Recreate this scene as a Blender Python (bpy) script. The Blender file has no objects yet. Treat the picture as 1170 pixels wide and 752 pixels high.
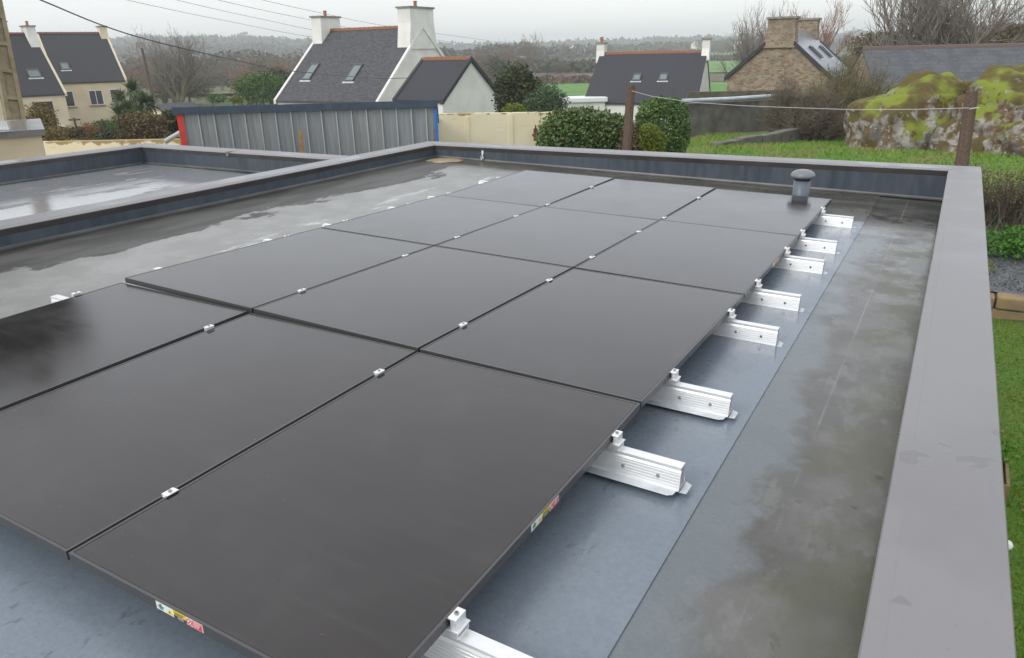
import bpy, bmesh, math, random
from mathutils import Vector, Matrix, noise
R = random.Random(7)
C = bpy.context.scene.collection
S = bpy.context.scene
rad = math.radians
# ---------------------------------------------------------------- camera (solved from the panel grid)
CP = Vector((0.95157825, -0.91510687, 1.40612281))
CR = Vector((0.86564217, 0.50021339, -0.02121782))
CU = Vector((-0.15805743, 0.31324652, 0.93642643))
CW = Vector((-0.47505945, 0.80725658, -0.35022184))
FPX = 848.62
def at(px, py, D):
    """a spot in the place, D metres out, given its bearing as seen from the camera's spot"""
    return CP + D * (CW + (px - 585) / FPX * CR - (py - 376.07) / FPX * CU)
def atz(px, py, z):
    d = CW + (px - 585) / FPX * CR - (py - 376.07) / FPX * CU
    return CP + d * ((z - CP.z) / d.z)
cam = bpy.data.cameras.new('camera'); co = bpy.data.objects.new('camera', cam); C.objects.link(co)
m = Matrix((CR, CU, -CW)).transposed().to_4x4(); m.translation = CP
co.matrix_world = m
cam.sensor_width = 36; cam.lens = 36 * FPX / 1170; cam.clip_start = 0.05; cam.clip_end = 9000
S.camera = co

# ---------------------------------------------------------------- materials
def mat(name, col, rough=.6, metal=0, var=.0, scale=4., col2=None, bump=0, bscale=20., rvar=0, spec=None, detail=5, stretch=None, contrast=.5):
    m = bpy.data.materials.new(name); m.use_nodes = True
    nt = m.node_tree; N = nt.nodes; L = nt.links
    b = N['Principled BSDF']
    b.inputs['Base Color'].default_value = (*col, 1); b.inputs['Roughness'].default_value = rough
    b.inputs['Metallic'].default_value = metal
    if spec is not None: b.inputs['Specular IOR Level'].default_value = spec
    tc = N.new('ShaderNodeTexCoord'); mp = N.new('ShaderNodeMapping'); L.new(tc.outputs['Object'], mp.inputs[0])
    if stretch: mp.inputs['Scale'].default_value = stretch
    if var or col2:
        n = N.new('ShaderNodeTexNoise'); n.inputs['Scale'].default_value = scale; n.inputs['Detail'].default_value = detail
        L.new(mp.outputs[0], n.inputs[0])
        r = N.new('ShaderNodeValToRGB'); L.new(n.outputs[0], r.inputs[0])
        r.color_ramp.elements[0].position = .5 - contrast / 2 * .6; r.color_ramp.elements[1].position = .5 + contrast / 2 * .6
        c2 = col2 or tuple(c * (1 + var) for c in col); c1 = col if col2 else tuple(c * (1 - var) for c in col)
        r.color_ramp.elements[0].color = (*c1, 1); r.color_ramp.elements[1].color = (*c2, 1)
        L.new(r.outputs[0], b.inputs['Base Color'])
        if rvar:
            mr = N.new('ShaderNodeMapRange'); L.new(n.outputs[0], mr.inputs[0])
            mr.inputs[1].default_value = .3; mr.inputs[2].default_value = .7
            mr.inputs[3].default_value = max(0, rough - rvar); mr.inputs[4].default_value = rough + rvar
            L.new(mr.outputs[0], b.inputs['Roughness'])
    if bump:
        n2 = N.new('ShaderNodeTexNoise'); n2.inputs['Scale'].default_value = bscale; n2.inputs['Detail'].default_value = 4
        L.new(mp.outputs[0], n2.inputs[0])
        bp = N.new('ShaderNodeBump'); bp.inputs['Strength'].default_value = bump; bp.inputs['Distance'].default_value = .02
        L.new(n2.outputs[0], bp.inputs['Height']); L.new(bp.outputs[0], b.inputs['Normal'])
    return m
class NT:
    """small node-writing helper"""
    def __init__(s, name):
        s.m = bpy.data.materials.new(name); s.m.use_nodes = True; s.t = s.m.node_tree; s.N = s.t.nodes; s.L = s.t.links
        s.b = s.N['Principled BSDF']; tc = s.N.new('ShaderNodeTexCoord'); s.P = tc.outputs['Object']
        sp = s.N.new('ShaderNodeSeparateXYZ'); s.L.new(s.P, sp.inputs[0]); s.X, s.Y, s.Z = sp.outputs
    def noise(s, scale, detail=4, stretch=(1, 1, 1), rough=.5, loc=(0, 0, 0)):
        mp = s.N.new('ShaderNodeMapping'); mp.inputs['Scale'].default_value = stretch; mp.inputs['Location'].default_value = loc
        s.L.new(s.P, mp.inputs[0]); n = s.N.new('ShaderNodeTexNoise'); n.inputs['Scale'].default_value = scale
        n.inputs['Detail'].default_value = detail; n.inputs['Roughness'].default_value = rough
        s.L.new(mp.outputs[0], n.inputs[0]); return n.outputs[0]
    def op(s, o, a, b=0.):
        n = s.N.new('ShaderNodeMath'); n.operation = o
        for i, v in enumerate((a, b)):
            if isinstance(v, (int, float)): n.inputs[i].default_value = v
            else: s.L.new(v, n.inputs[i])
        return n.outputs[0]
    def ramp(s, v, a, b, lo=0., hi=1.):
        n = s.N.new('ShaderNodeMapRange'); n.interpolation_type = 'SMOOTHSTEP'; s.L.new(v, n.inputs[0])
        for i, q in zip((1, 2, 3, 4), (a, b, lo, hi)): n.inputs[i].default_value = q
        return n.outputs[0]
    def mix(s, f, a, b):
        n = s.N.new('ShaderNodeMix'); n.data_type = 'RGBA'
        if isinstance(f, (int, float)): n.inputs[0].default_value = f
        else: s.L.new(f, n.inputs[0])
        for i, v in ((6, a), (7, b)):
            if isinstance(v, tuple): n.inputs[i].default_value = (*v, 1)
            else: s.L.new(v, n.inputs[i])
        return n.outputs[2]
    def fin(s, col=None, rough=None, bump=None, bs=.2, bd=.01):
        if col is not None: s.L.new(col, s.b.inputs['Base Color'])
        if rough is not None:
            if isinstance(rough, (int, float)): s.b.inputs['Roughness'].default_value = rough
            else: s.L.new(rough, s.b.inputs['Roughness'])
        if bump is not None:
            bp = s.N.new('ShaderNodeBump'); bp.inputs['Strength'].default_value = bs; bp.inputs['Distance'].default_value = bd
            s.L.new(bump, bp.inputs['Height']); s.L.new(bp.outputs[0], s.b.inputs['Normal'])
        return s.m

# ---------------------------------------------------------------- mesh builder
class MB:
    def __init__(s): s.v = []; s.f = []; s.mi = []
    def face(s, pts, mi=0):
        b = len(s.v); s.v += [tuple(p) for p in pts]; s.f.append(tuple(range(b, b + len(pts)))); s.mi.append(mi)
    def grid(s, rows, mi=0, close=False):
        b = len(s.v); n = len(rows[0])
        for r_ in rows: s.v += [tuple(p) for p in r_]
        for i in range(len(rows) - 1):
            for j in range(n - (0 if close else 1)):
                k = (j + 1) % n
                s.f.append((b + i * n + j, b + i * n + k, b + (i + 1) * n + k, b + (i + 1) * n + j)); s.mi.append(mi)
    def hexa(s, p, mi=0):
        """8 corners: bottom 4 counter-clockwise then top 4"""
        b = len(s.v); s.v += [tuple(q) for q in p]
        for f in ((0, 3, 2, 1), (4, 5, 6, 7), (0, 1, 5, 4), (1, 2, 6, 5), (2, 3, 7, 6), (3, 0, 4, 7)):
            s.f.append(tuple(b + i for i in f)); s.mi.append(mi)
    def box(s, x0, x1, y0, y1, z0, z1, mi=0):
        s.hexa([(x0, y0, z0), (x1, y0, z0), (x1, y1, z0), (x0, y1, z0), (x0, y0, z1), (x1, y0, z1), (x1, y1, z1), (x0, y1, z1)], mi)
    def prism(s, a, b, w, z0, z1, mi=0):
        """wall from a to b (xy), thickness w to the left side of the travel, bottom z0, top z1 (each may be a pair)"""
        a = Vector(a[:2]); b = Vector(b[:2]); d = (b - a).normalized(); n = Vector((-d.y, d.x)) * w
        za, zb = (z1 if isinstance(z1, tuple) else (z1, z1)); ya, yb = (z0 if isinstance(z0, tuple) else (z0, z0))
        s.hexa([(*a, ya), (*b, yb), (*(b + n), yb), (*(a + n), ya), (*a, za), (*b, zb), (*(b + n), zb), (*(a + n), za)], mi)
    def tube(s, pts, rr, n=6, mi=0, cap=True):
        pts = [Vector(p) for p in pts]
        if not isinstance(rr, (list, tuple)): rr = [rr] * len(pts)
        rows = []; up = Vector((0, 0, 1)); prev = None
        for i, p in enumerate(pts):
            t = (pts[min(i + 1, len(pts) - 1)] - pts[max(i - 1, 0)]).normalized()
            if prev is None:
                a = t.cross(up)
                if a.length < .05: a = t.cross(Vector((1, 0, 0)))
            else: a = prev - t * prev.dot(t)
            a.normalize(); prev = a; c = t.cross(a)
            rows.append([p + (a * math.cos(k * 2 * math.pi / n) + c * math.sin(k * 2 * math.pi / n)) * rr[i] for k in range(n)])
        s.grid(rows, mi, True)
        if cap: s.face(rows[0][::-1], mi); s.face(rows[-1], mi)
    def lathe(s, c, prof, n=24, mi=0):
        s.grid([[(c[0] + r_ * math.cos(k * 2 * math.pi / n), c[1] + r_ * math.sin(k * 2 * math.pi / n), c[2] + z) for k in range(n)] for r_, z in prof], mi, True)
    def extr(s, prof, x0, x1, mi=0):
        """profile in (y,z) extruded along x with end caps"""
        s.grid([[(x, y, z) for y, z in prof] for x in (x0, x1)], mi, True)
        s.face([(x0, y, z) for y, z in prof], mi); s.face([(x1, y, z) for y, z in prof][::-1], mi)
    def build(s, name, mats, parent=None, smooth=False, loc=None, rot=None, bevel=0, recalc=False):
        me = bpy.data.meshes.new(name); me.from_pydata(s.v, [], s.f)
        if not isinstance(mats, (list, tuple)): mats = [mats]
        for m_ in mats: me.materials.append(m_)
        me.polygons.foreach_set('material_index', s.mi)
        if recalc:
            bm = bmesh.new(); bm.from_mesh(me); bmesh.ops.remove_doubles(bm, verts=bm.verts, dist=1e-4)
            bmesh.ops.recalc_face_normals(bm, faces=bm.faces); bm.to_mesh(me); bm.free()
        if smooth: me.polygons.foreach_set('use_smooth', [True] * len(me.polygons))
        me.update()
        o = bpy.data.objects.new(name, me); C.objects.link(o)
        if parent: o.parent = parent
        if loc is not None: o.location = loc
        if rot is not None: o.rotation_euler = rot
        if bevel:
            bv = o.modifiers.new('bevel', 'BEVEL'); bv.width = bevel; bv.segments = 2; bv.limit_method = 'ANGLE'
        return o
def tag(o, label=None, cat=None, group=None, kind=None):
    if label: o['label'] = label
    if cat: o['category'] = cat
    if group: o['group'] = group
    if kind: o['kind'] = kind
    return o
def empty(name, loc, label, cat, group=None, rot=(0, 0, 0)):
    o = bpy.data.objects.new(name, None); C.objects.link(o); o.location = loc; o.rotation_euler = rot
    o.empty_display_size = .1
    return tag(o, label, cat, group)
def kids(o, L=None): return [c for c in KD if c.parent == o]
def copy_tree(o, parent=None):
    c = o.copy(); C.objects.link(c)
    if parent: c.parent = parent
    for ch in o.children: copy_tree(ch, c)
    return c
ORD = ['first', 'second', 'third', 'fourth', 'fifth', 'sixth', 'seventh', 'eighth']

# ---------------------------------------------------------------- shared materials
M_ALU = mat('mill_aluminium', (.86, .87, .87), .42, .55, var=.05, scale=30, stretch=(1, 8, 8))
M_ALUW = mat('flashing_aluminium', (.62, .66, .68), .5, .45, var=.1, scale=9)
M_BOLT = mat('bolt_steel', (.35, .33, .31), .4, .9)
M_FRAME = mat('black_anodised', (.05, .05, .05), .35, 0, spec=.8)
M_COPE = NT('coping_coat')
_n = M_COPE.noise(.9, 5); _w = M_COPE.noise(7, 3, rough=.6); _k = M_COPE.ramp(M_COPE.noise(1.7, 4, (1, 1, 1), .5, (7, 7, 0)), .585, .592); _f = M_COPE.ramp(M_COPE.noise(45, 3, (1, 1, 1), .7), .62, .74, 0, .5)
_d = M_COPE.op('ADD', M_COPE.ramp(_n, .42, .6), M_COPE.op('MULTIPLY', _w, .15))
_cc = M_COPE.mix(_d, (.19, .185, .19), (.225, .219, .225)); _cc = M_COPE.mix(M_COPE.op('MULTIPLY', _k, .45), _cc, (.13, .125, .13)); _cc = M_COPE.mix(_f, _cc, (.17, .165, .165))
M_COPE = M_COPE.fin(_cc, M_COPE.op('SUBTRACT', M_COPE.ramp(_n, .4, .58, .27, .42), M_COPE.op('MULTIPLY', _k, .12)))
M_WHITE = mat('white_render', (.78, .77, .72), .85, var=.07, scale=1.2, bump=.1, bscale=40)
M_CREAM = mat('cream_render', (.72, .62, .44), .85, var=.07, scale=1.0, bump=.1, bscale=40)
M_SLATE = mat('slate_dark', (.034, .035, .042), .75, var=.3, scale=14, stretch=(1, 1, 2.5), rvar=.12, contrast=.8)
M_SLATE2 = mat('slate_grey', (.04, .042, .05), .75, var=.22, scale=4, col2=(.085, .084, .088), rvar=.1, stretch=(1, 1, 3), detail=9, contrast=.3)
M_RIDGE = mat('terracotta_ridge', (.3, .11, .05), .8, col2=(.19, .1, .045), scale=9)
M_WOOD = mat('weathered_wood', (.1, .065, .045), .85, var=.35, scale=14, stretch=(6, 6, 1), bump=.4)
M_CONC = mat('grey_concrete', (.26, .24, .2), .9, var=.25, scale=6, bump=.3)
M_DARK = mat('dark_opening', (.015, .015, .017), .3)
M_PANE = mat('window_pane', (.05, .06, .07), .08)
M_SKYL = mat('skylight_pane', (.16, .2, .2), .08)
M_UPVC = mat('white_pvc', (.8, .8, .8), .4)
M_TERRA = mat('terracotta_pot', (.36, .13, .07), .8)

# ================================================================ FLAT ROOF BUILDING
XW, XR, YB = -5.60, .948, 8.10          # inner coping edges: left, right, back
ZC = .15                                # coping top
X2L, Y2B = -9.86, 6.33                  # lower-left roof: inner left and back edges
YF = -9.
def mz(x): return -.155 - .022 * x      # membrane falls to the right
bld = empty('flat_roof_building', (-3, 0, -2.6), 'low building with grey flat roof and grey metal coping carrying the black panels', 'building')
bo = Vector((-3, 0, -2.6))
def bbuild(mb, name, m, **k):
    mb.v = [(a + 3, b, c + 2.6) for a, b, c in mb.v]; return mb.build(name, m, bld, **k)
# membrane materials (object space origin at the building's base: X = x+3)
def membrane(zone):
    n = NT('membrane_' + zone); X, Y = n.X, n.Y
    fine = n.noise(55, 3, rough=.7); big = n.noise(1.3, 6, rough=.6); mid = n.noise(3.2, 6, rough=.62); ws = n.noise(1.1, 5, (2.2, .55, 1), rough=.55)
    spots = n.ramp(n.noise(9, 2), .72, .76)
    if zone == 'clean':
        col = n.mix(n.ramp(big, .4, .65), (.18, .22, .265), (.205, .245, .29))
        col = n.mix(n.op('MULTIPLY', n.ramp(n.noise(26, 3, (1.6, .7, 1), .6), .6, .66), n.ramp(mid, .48, .6, 0, .55)), col, (.07, .08, .09))
        rg = n.op('ADD', n.ramp(mid, .4, .62, .2, .34), 0.)
        # left of the array the sheet turns to taupe grey with a dark wavy wet margin along the wall
        left = n.ramp(X, -.75, -.45, 1, 0)
        wav = n.op('ADD', X, n.op('MULTIPLY', n.op('SUBTRACT', n.noise(1.0, 6, (1.5, .7, 1), .66), .5), 1.7))
        wet = n.ramp(wav, -1.82, -1.76, 1, 0)
        lc = n.mix(n.ramp(mid, .4, .62), (.23, .23, .215), (.29, .29, .275))
        chalk = n.op('MULTIPLY', n.ramp(n.noise(2.6, 6, (2, .6, 1), .62, (4, 6, 0)), .56, .63), n.ramp(X, -1.4, -1., 0, .8))
        lc = n.mix(chalk, lc, (.5, .51, .5))
        wc = n.mix(n.ramp(n.noise(2., 5, (2.2, .6, 1)), .42, .6), (.03, .03, .024), (.07, .07, .06))
        lc = n.mix(wet, lc, wc)
        col = n.mix(left, col, lc)
        rl = n.ramp(wet, 0, 1, .36, .5)
        mx = n.N.new('ShaderNodeMix'); n.L.new(left, mx.inputs[0]); n.L.new(rg, mx.inputs[2]); n.L.new(rl, mx.inputs[3]); rg = mx.outputs[0]
        chr_ = n.ramp(chalk, 0, 1, 1, .35); rg = n.op('MULTIPLY', rg, chr_)
        # algae strip at the far end
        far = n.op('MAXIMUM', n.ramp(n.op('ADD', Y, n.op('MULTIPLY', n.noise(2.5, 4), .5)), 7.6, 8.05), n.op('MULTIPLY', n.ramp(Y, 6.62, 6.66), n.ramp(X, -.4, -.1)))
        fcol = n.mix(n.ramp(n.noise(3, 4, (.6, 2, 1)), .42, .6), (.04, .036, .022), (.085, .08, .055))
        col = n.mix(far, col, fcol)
    elif zone == 'dirty':
        col = n.mix(n.ramp(big, .42, .58), (.085, .082, .073), (.14, .136, .127))
        smear = n.ramp(n.noise(3.1, 6, (1.4, .6, 1), .7, (5, 2, 0)), .53, .6)
        col = n.mix(n.op('MULTIPLY', smear, .45), col, (.2, .205, .195))
        stain = n.ramp(n.noise(2.6, 6, (1.3, .8, 1), .66, (3, 1, 0)), .54, .58)
        col = n.mix(n.op('MULTIPLY', stain, .45), col, (.07, .06, .046))
        stain2 = n.ramp(n.noise(6.5, 4, (1, .8, 1), .6, (1, 8, 0)), .6, .615)
        col = n.mix(n.op('MULTIPLY', stain2, .5), col, (.065, .062, .05))
        alg = n.op('MULTIPLY', n.ramp(n.op('ADD', X, n.op('MULTIPLY', mid, .7)), 3.95, 4.2), n.ramp(n.noise(2., 4, loc=(2, 0, 0)), .4, .55, .25, .8))
        col = n.mix(alg, col, (.085, .085, .04))
        near = n.ramp(n.op('ADD', X, n.op('MULTIPLY', n.op('SUBTRACT', n.noise(2.6, 5, rough=.65), .5), .7)), 3.47, 3.6, 1, 0)
        col = n.mix(n.op('MULTIPLY', near, .75), col, (.165, .195, .215))
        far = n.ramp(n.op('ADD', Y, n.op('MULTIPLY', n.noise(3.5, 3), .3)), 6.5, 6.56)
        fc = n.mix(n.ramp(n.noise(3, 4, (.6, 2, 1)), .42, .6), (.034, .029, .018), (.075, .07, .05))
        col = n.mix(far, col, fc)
        col = n.mix(n.op('MULTIPLY', spots, .7), col, (.03, .03, .028))
        line = n.op('MULTIPLY', n.op('MULTIPLY', n.ramp(n.op('ABSOLUTE', n.op('SUBTRACT', X, 3.632)), .003, .007, 1, 0), n.ramp(n.noise(2.2, 4), .4, .6)), .5)
        col = n.mix(line, col, (.24, .24, .225))
        rg = n.op('ADD', n.ramp(mid, .42, .6, .2, .36), n.op('ADD', n.ramp(far, 0, 1, 0, -.12), n.op('MULTIPLY', smear, -.06)))
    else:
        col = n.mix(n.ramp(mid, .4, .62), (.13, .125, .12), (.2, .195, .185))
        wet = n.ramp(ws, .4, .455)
        col = n.mix(n.op('MULTIPLY', wet, .8), col, (.36, .365, .38)); n.b.inputs['IOR'].default_value = 1.95  # puddles also painted paler, standing in for the sky they reflect
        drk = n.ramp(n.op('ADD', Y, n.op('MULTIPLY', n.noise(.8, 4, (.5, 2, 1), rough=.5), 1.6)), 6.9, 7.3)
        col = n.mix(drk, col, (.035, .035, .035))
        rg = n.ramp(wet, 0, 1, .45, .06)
    col = n.mix(n.ramp(fine, .3, .7, 0, .25), col, (.1, .1, .1))
    return n.fin(col, rg, n.op('ADD', fine, n.op('MULTIPLY', big, 6)), .12, .004)
MEM_C, MEM_D, MEM_2 = membrane('clean'), membrane('dirty'), membrane('lower')
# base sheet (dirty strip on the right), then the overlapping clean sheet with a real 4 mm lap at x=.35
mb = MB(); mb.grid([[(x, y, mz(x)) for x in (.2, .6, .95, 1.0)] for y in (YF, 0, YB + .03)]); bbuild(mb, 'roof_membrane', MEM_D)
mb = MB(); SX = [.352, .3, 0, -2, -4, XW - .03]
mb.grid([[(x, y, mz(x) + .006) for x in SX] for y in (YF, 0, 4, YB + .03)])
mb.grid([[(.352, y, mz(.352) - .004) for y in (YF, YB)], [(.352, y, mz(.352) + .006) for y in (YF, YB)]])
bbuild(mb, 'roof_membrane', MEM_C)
# lap welds across the clean strip and a long lap inside the dirty strip
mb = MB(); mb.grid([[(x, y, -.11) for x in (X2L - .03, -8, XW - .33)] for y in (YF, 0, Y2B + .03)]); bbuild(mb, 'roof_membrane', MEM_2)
# upstands (membrane-clad parapet walls)
_u = NT('upstand_membrane'); _a = _u.noise(2.2, 5, (1, 1, .4)); _s = _u.noise(14, 3, (1, 1, .15))
UPM = _u.fin(_u.mix(_u.ramp(_s, .4, .65, 0, .6), _u.mix(_u.ramp(_a, .4, .6), (.045, .06, .078), (.058, .075, .095)), (.08, .096, .115)), _u.ramp(_a, .35, .65, .3, .5), _u.op('ADD', _a, _u.op('MULTIPLY', _s, .3)), .35, .03)
zb = ZC - .058
def up(name, a, b, w, base):
    mb = MB(); mb.prism(a, b, w, (base[0] - .1, base[1] - .1), zb); return bbuild(mb, name, UPM)
# back wall, left dividing wall, right wall (each 0.24 thick, coping overhangs)
up('parapet_upstand', (XW - .03, YB + .03), (XR + .03, YB + .03), .24, (mz(XW), mz(XR)))
up('parapet_upstand', (XR + .03, YB + .27), (XR + .03, YF), .235, (mz(XR), mz(XR)))
up('parapet_upstand', (XW - .03, YF), (XW - .03, YB + .27), .24, (mz(XW) - .1, mz(XW) - .1))
up('parapet_upstand', (X2L - .03, Y2B + .03), (XW - .27, Y2B + .03), .24, (-.11, -.11))
up('parapet_upstand', (X2L - .03, YF), (X2L - .03, Y2B + .27), .24, (-.11, -.11))
# little fillet + pale lap line at the foot of the upstands
mb = MB()
def fillet(a, b, za, zb_, n):
    a = Vector((*a, za)); b = Vector((*b, zb_)); n = Vector((*n, 0))
    mb.grid([[a + n * .001 + Vector((0, 0, .03)), b + n * .001 + Vector((0, 0, .03))], [a + n * .008 + Vector((0, 0, .014)), b + n * .008 + Vector((0, 0, .014))], [a + n * .035 + Vector((0, 0, .004)), b + n * .035 + Vector((0, 0, .004))]])
fillet((XW - .03, YB + .028), (XR, YB + .028), mz(XW) + .004, mz(XR) + .004, (0, -1))
fillet((XW - .028, YF), (XW - .028, YB), mz(XW) + .004, mz(XW) + .004, (1, 0))
fillet((X2L - .028, YF), (X2L - .028, Y2B), -.11, -.11, (1, 0))
fillet((X2L, Y2B + .028), (XW - .3, Y2B + .028), -.11, -.11, (0, -1))
bbuild(mb, 'upstand_fillet', mat('fillet_membrane', (.09, .095, .09), .4, var=.3, scale=3))
# copings: pressed metal, profile across the width, mitred ends
M_LIP = mat('dark_coping_lip', (.075, .07, .066), .5, var=.2, scale=3)  # inner lip strip, coloured darker than the coping top
def coping(a_in, b_in, n, w, ma, mb_, name='coping'):
    """inner edge a->b, n outward unit, w width, ma/mb mitre offset along run at the outer edge"""
    a = Vector((*a_in, 0)); b = Vector((*b_in, 0)); n = Vector((*n, 0)); d = (b - a).normalized()
    lip = [(.034, -.05), (.026, -.062), (.0005, -.0075)]
    prof = [(.0, -.007), (.004, -.001), (.045, .0055), (.05, .0085), (w - .03, .013), (w - .004, .012), (w, .006), (w, -.075), (w - .016, -.075)]
    q = MB()
    q.grid([[a + n * t + d * (ma * t / w) + Vector((0, 0, ZC + z)) for t, z in prof], [b + n * t + d * (mb_ * t / w) + Vector((0, 0, ZC + z)) for t, z in prof]])
    bbuild(q, name, M_COPE, recalc=False)
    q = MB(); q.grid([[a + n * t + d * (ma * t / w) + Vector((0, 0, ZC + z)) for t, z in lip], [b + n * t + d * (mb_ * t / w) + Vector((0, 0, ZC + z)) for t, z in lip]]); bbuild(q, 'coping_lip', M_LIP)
g = .0025; W = .305
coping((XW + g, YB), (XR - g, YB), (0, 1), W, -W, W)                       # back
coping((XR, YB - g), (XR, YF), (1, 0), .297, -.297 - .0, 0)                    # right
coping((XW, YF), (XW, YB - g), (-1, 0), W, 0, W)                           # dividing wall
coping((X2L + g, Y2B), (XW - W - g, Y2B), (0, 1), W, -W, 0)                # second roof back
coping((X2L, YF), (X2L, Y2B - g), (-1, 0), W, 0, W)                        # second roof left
mb = MB()   # joint cover straps, fold marks
o = MB(); o.box(XW - W - .002, XW + .002, 1.2, 1.26, ZC - .05, ZC + .0125); bbuild(o, 'coping_joint', M_COPE)
mb.box(-7.95, -7.9, Y2B - .002, Y2B + W, ZC - .05, ZC + .0135)
o = bbuild(mb, 'coping_joint', M_COPE)
# outer walls down to the ground
mb = MB()
mb.prism((XR + .275, YB + .27), (XR + .275, YF), -.01, -2.7, ZC - .06)
mb.prism((XW - .27, YB + .27), (XR + .265, YB + .27), -.235, -2.7, -.3)
mb.prism((X2L - .27, Y2B + .27), (XW - .27, Y2B + .27), -.235, -2.7, -.3)
mb.prism((X2L - .27, YF), (X2L - .27, Y2B + .27), -.235, -2.7, -.3)
mb.prism((XW - .27, Y2B + .27), (XW - .27, YB + .27), -.2, -2.7, -.3)
bbuild(mb, 'wall', M_CREAM)
# sand washed into the far left corner
mb = MB(); c0 = atz(508, 184, mz(-5.3)); rows = []
for k in range(7):
    t = k / 6; rows.append([(c0.x + math.cos(q * .3142) * .2 * t * 1.4, c0.y + math.sin(q * .3142) * .32 * t * (.75 + .2 * math.sin(q * 1.7)), mz(c0.x) + .009 + .018 * (1 - t ** 2)) for q in range(20)])
mb.grid(rows, close=True); bbuild(mb, 'sand_patch', mat('wet_sand', (.3, .235, .14), .6, var=.15, scale=8), smooth=True)
# overflow bracket on the far upstand
mb = MB(); q = Vector((-4.78, YB + .024, .02)); mb.tube([q + Vector((0, -.012, .055)), q + Vector((0, -.02, .02)), q + Vector((.015, -.02, -.02)), q + Vector((-.012, -.02, -.045)), q + Vector((-.02, -.02, 0))], .009, 6)
mb.box(q.x - .014, q.x + .014, q.y - .01, q.y + .004, q.z + .03, q.z + .085)
bbuild(mb, 'anchor_hook', M_UPVC)
mb = MB(); q = atz(159, 171, -.1); mb.lathe((q.x + .35, q.y - .3, -.107), [(.0, .03), (.05, .028), (.09, .01), (.12, 0)], 12); bbuild(mb, 'roof_outlet', M_ALUW, smooth=True)

# ================================================================ roof vent
vt = empty('roof_vent', (-.345, 7.29, mz(-.34)), 'grey mushroom-capped vent pipe standing on the roof behind the far right panel', 'roof vent')
M_VENT = mat('vent_plastic', (.13, .16, .185), .4, var=.06, scale=8)
mb = MB(); mb.lathe((0, 0, 0), [(.11, .004), (.105, .012), (.088, .016), (.085, .04), (.083, .235), (.0, .235)], 28); mb.build('pipe', M_VENT, vt, smooth=True)
mb = MB(); mb.lathe((0, 0, 0), [(.074, .22), (.074, .285), (0, .285)], 28)
for k in range(14):
    a = k * math.tau / 14; mb.box(.075 * math.cos(a) - .004, .075 * math.cos(a) + .004, .075 * math.sin(a) - .004, .075 * math.sin(a) + .004, .237, .282)
mb.build('neck', mat('vent_neck', (.02, .022, .025), .5), vt, smooth=False)
mb = MB(); mb.lathe((0, 0, 0), [(.0, .262), (.1, .262), (.115, .267), (.122, .282), (.12, .298), (.104, .32), (.077, .338), (.043, .347), (.0, .35)], 32); mb.build('cap', mat('vent_cap', (.19, .205, .22), .35, var=.05), vt, smooth=True)

# ================================================================ SOLAR PANELS
PW, PL, TH = 1.142, 1.732, .032
YS = [.003, 1.753, 3.502, 5.241]
zR = [.016, .031, -.005, -.018, -.023]; zS = [.016, .025, .029, .024, .033]
YJ = [0, 1.747, 3.505, 5.245, 6.95]
def pz(i, j): return zR[j] + zS[j] * i
_g = NT('panel_glass')
_big = _g.noise(1.6, 5, rough=.6); _st = _g.noise(6, 3, (.35, 6, 1), .6); _fi = _g.noise(90, 2); _dr = _g.ramp(_g.noise(34, 2, (1, 1, 1)), .74, .78)
_wv = _g.op('PINGPONG', _g.op('ADD', _g.Y, 0), .0956)
_bar = _g.ramp(_wv, .0, .0022, 1, 0)
_col = _g.mix(_g.ramp(_big, .35, .65), (.0075, .0055, .0055), (.0115, .009, .009))
_du = _g.op('MULTIPLY', _g.ramp(_g.noise(2.1, 6, (1, 1, 1), .65, (2, 2, 0)), .5, .75), .3); _col = _g.mix(_du, _col, (.055, .05, .048))
_col = _g.mix(_g.op('MULTIPLY', _bar, .35), _col, (.045, .042, .042))
_col = _g.mix(_g.op('MULTIPLY', _g.ramp(_st, .45, .7), .07), _col, (.09, .088, .085))
_col = _g.mix(_g.op('MULTIPLY', _dr, _g.ramp(_big, .52, .6, 0, .35)), _col, (.2, .2, .19))
_sp = _g.op('MULTIPLY', _g.ramp(_g.noise(42, 2, (.8, 1, 1)), .72, .75), _g.ramp(_g.noise(1.1, 3, loc=(3, 1, 0)), .5, .6)); _col = _g.mix(_g.op('MULTIPLY', _sp, .8), _col, (.012, .012, .012))
_rg = _g.op('ADD', _g.op('ADD', _g.ramp(_big, .35, .65, .12, .19), _g.ramp(_st, .4, .7, 0, .015)), _g.op('MULTIPLY', _sp, .4))
M_GLASS = _g.fin(_col, _rg)
_g.b.inputs['IOR'].default_value = 1.66; _g.b.inputs['Specular Tint'].default_value = (1, .955, .94, 1); _g.b.inputs['Sheen Weight'].default_value = .04; _g.b.inputs['Sheen Roughness'].default_value = .4
M_LW = mat('label_white', (.75, .78, .75), .4); M_LY = mat('label_yellow', (.8, .6, .03), .4); M_LR = mat('label_red', (.72, .05, .07), .4)
M_LB = mat('label_black', (.03, .03, .03), .4); M_LG = mat('label_green', (.1, .4, .2), .4)
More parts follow.
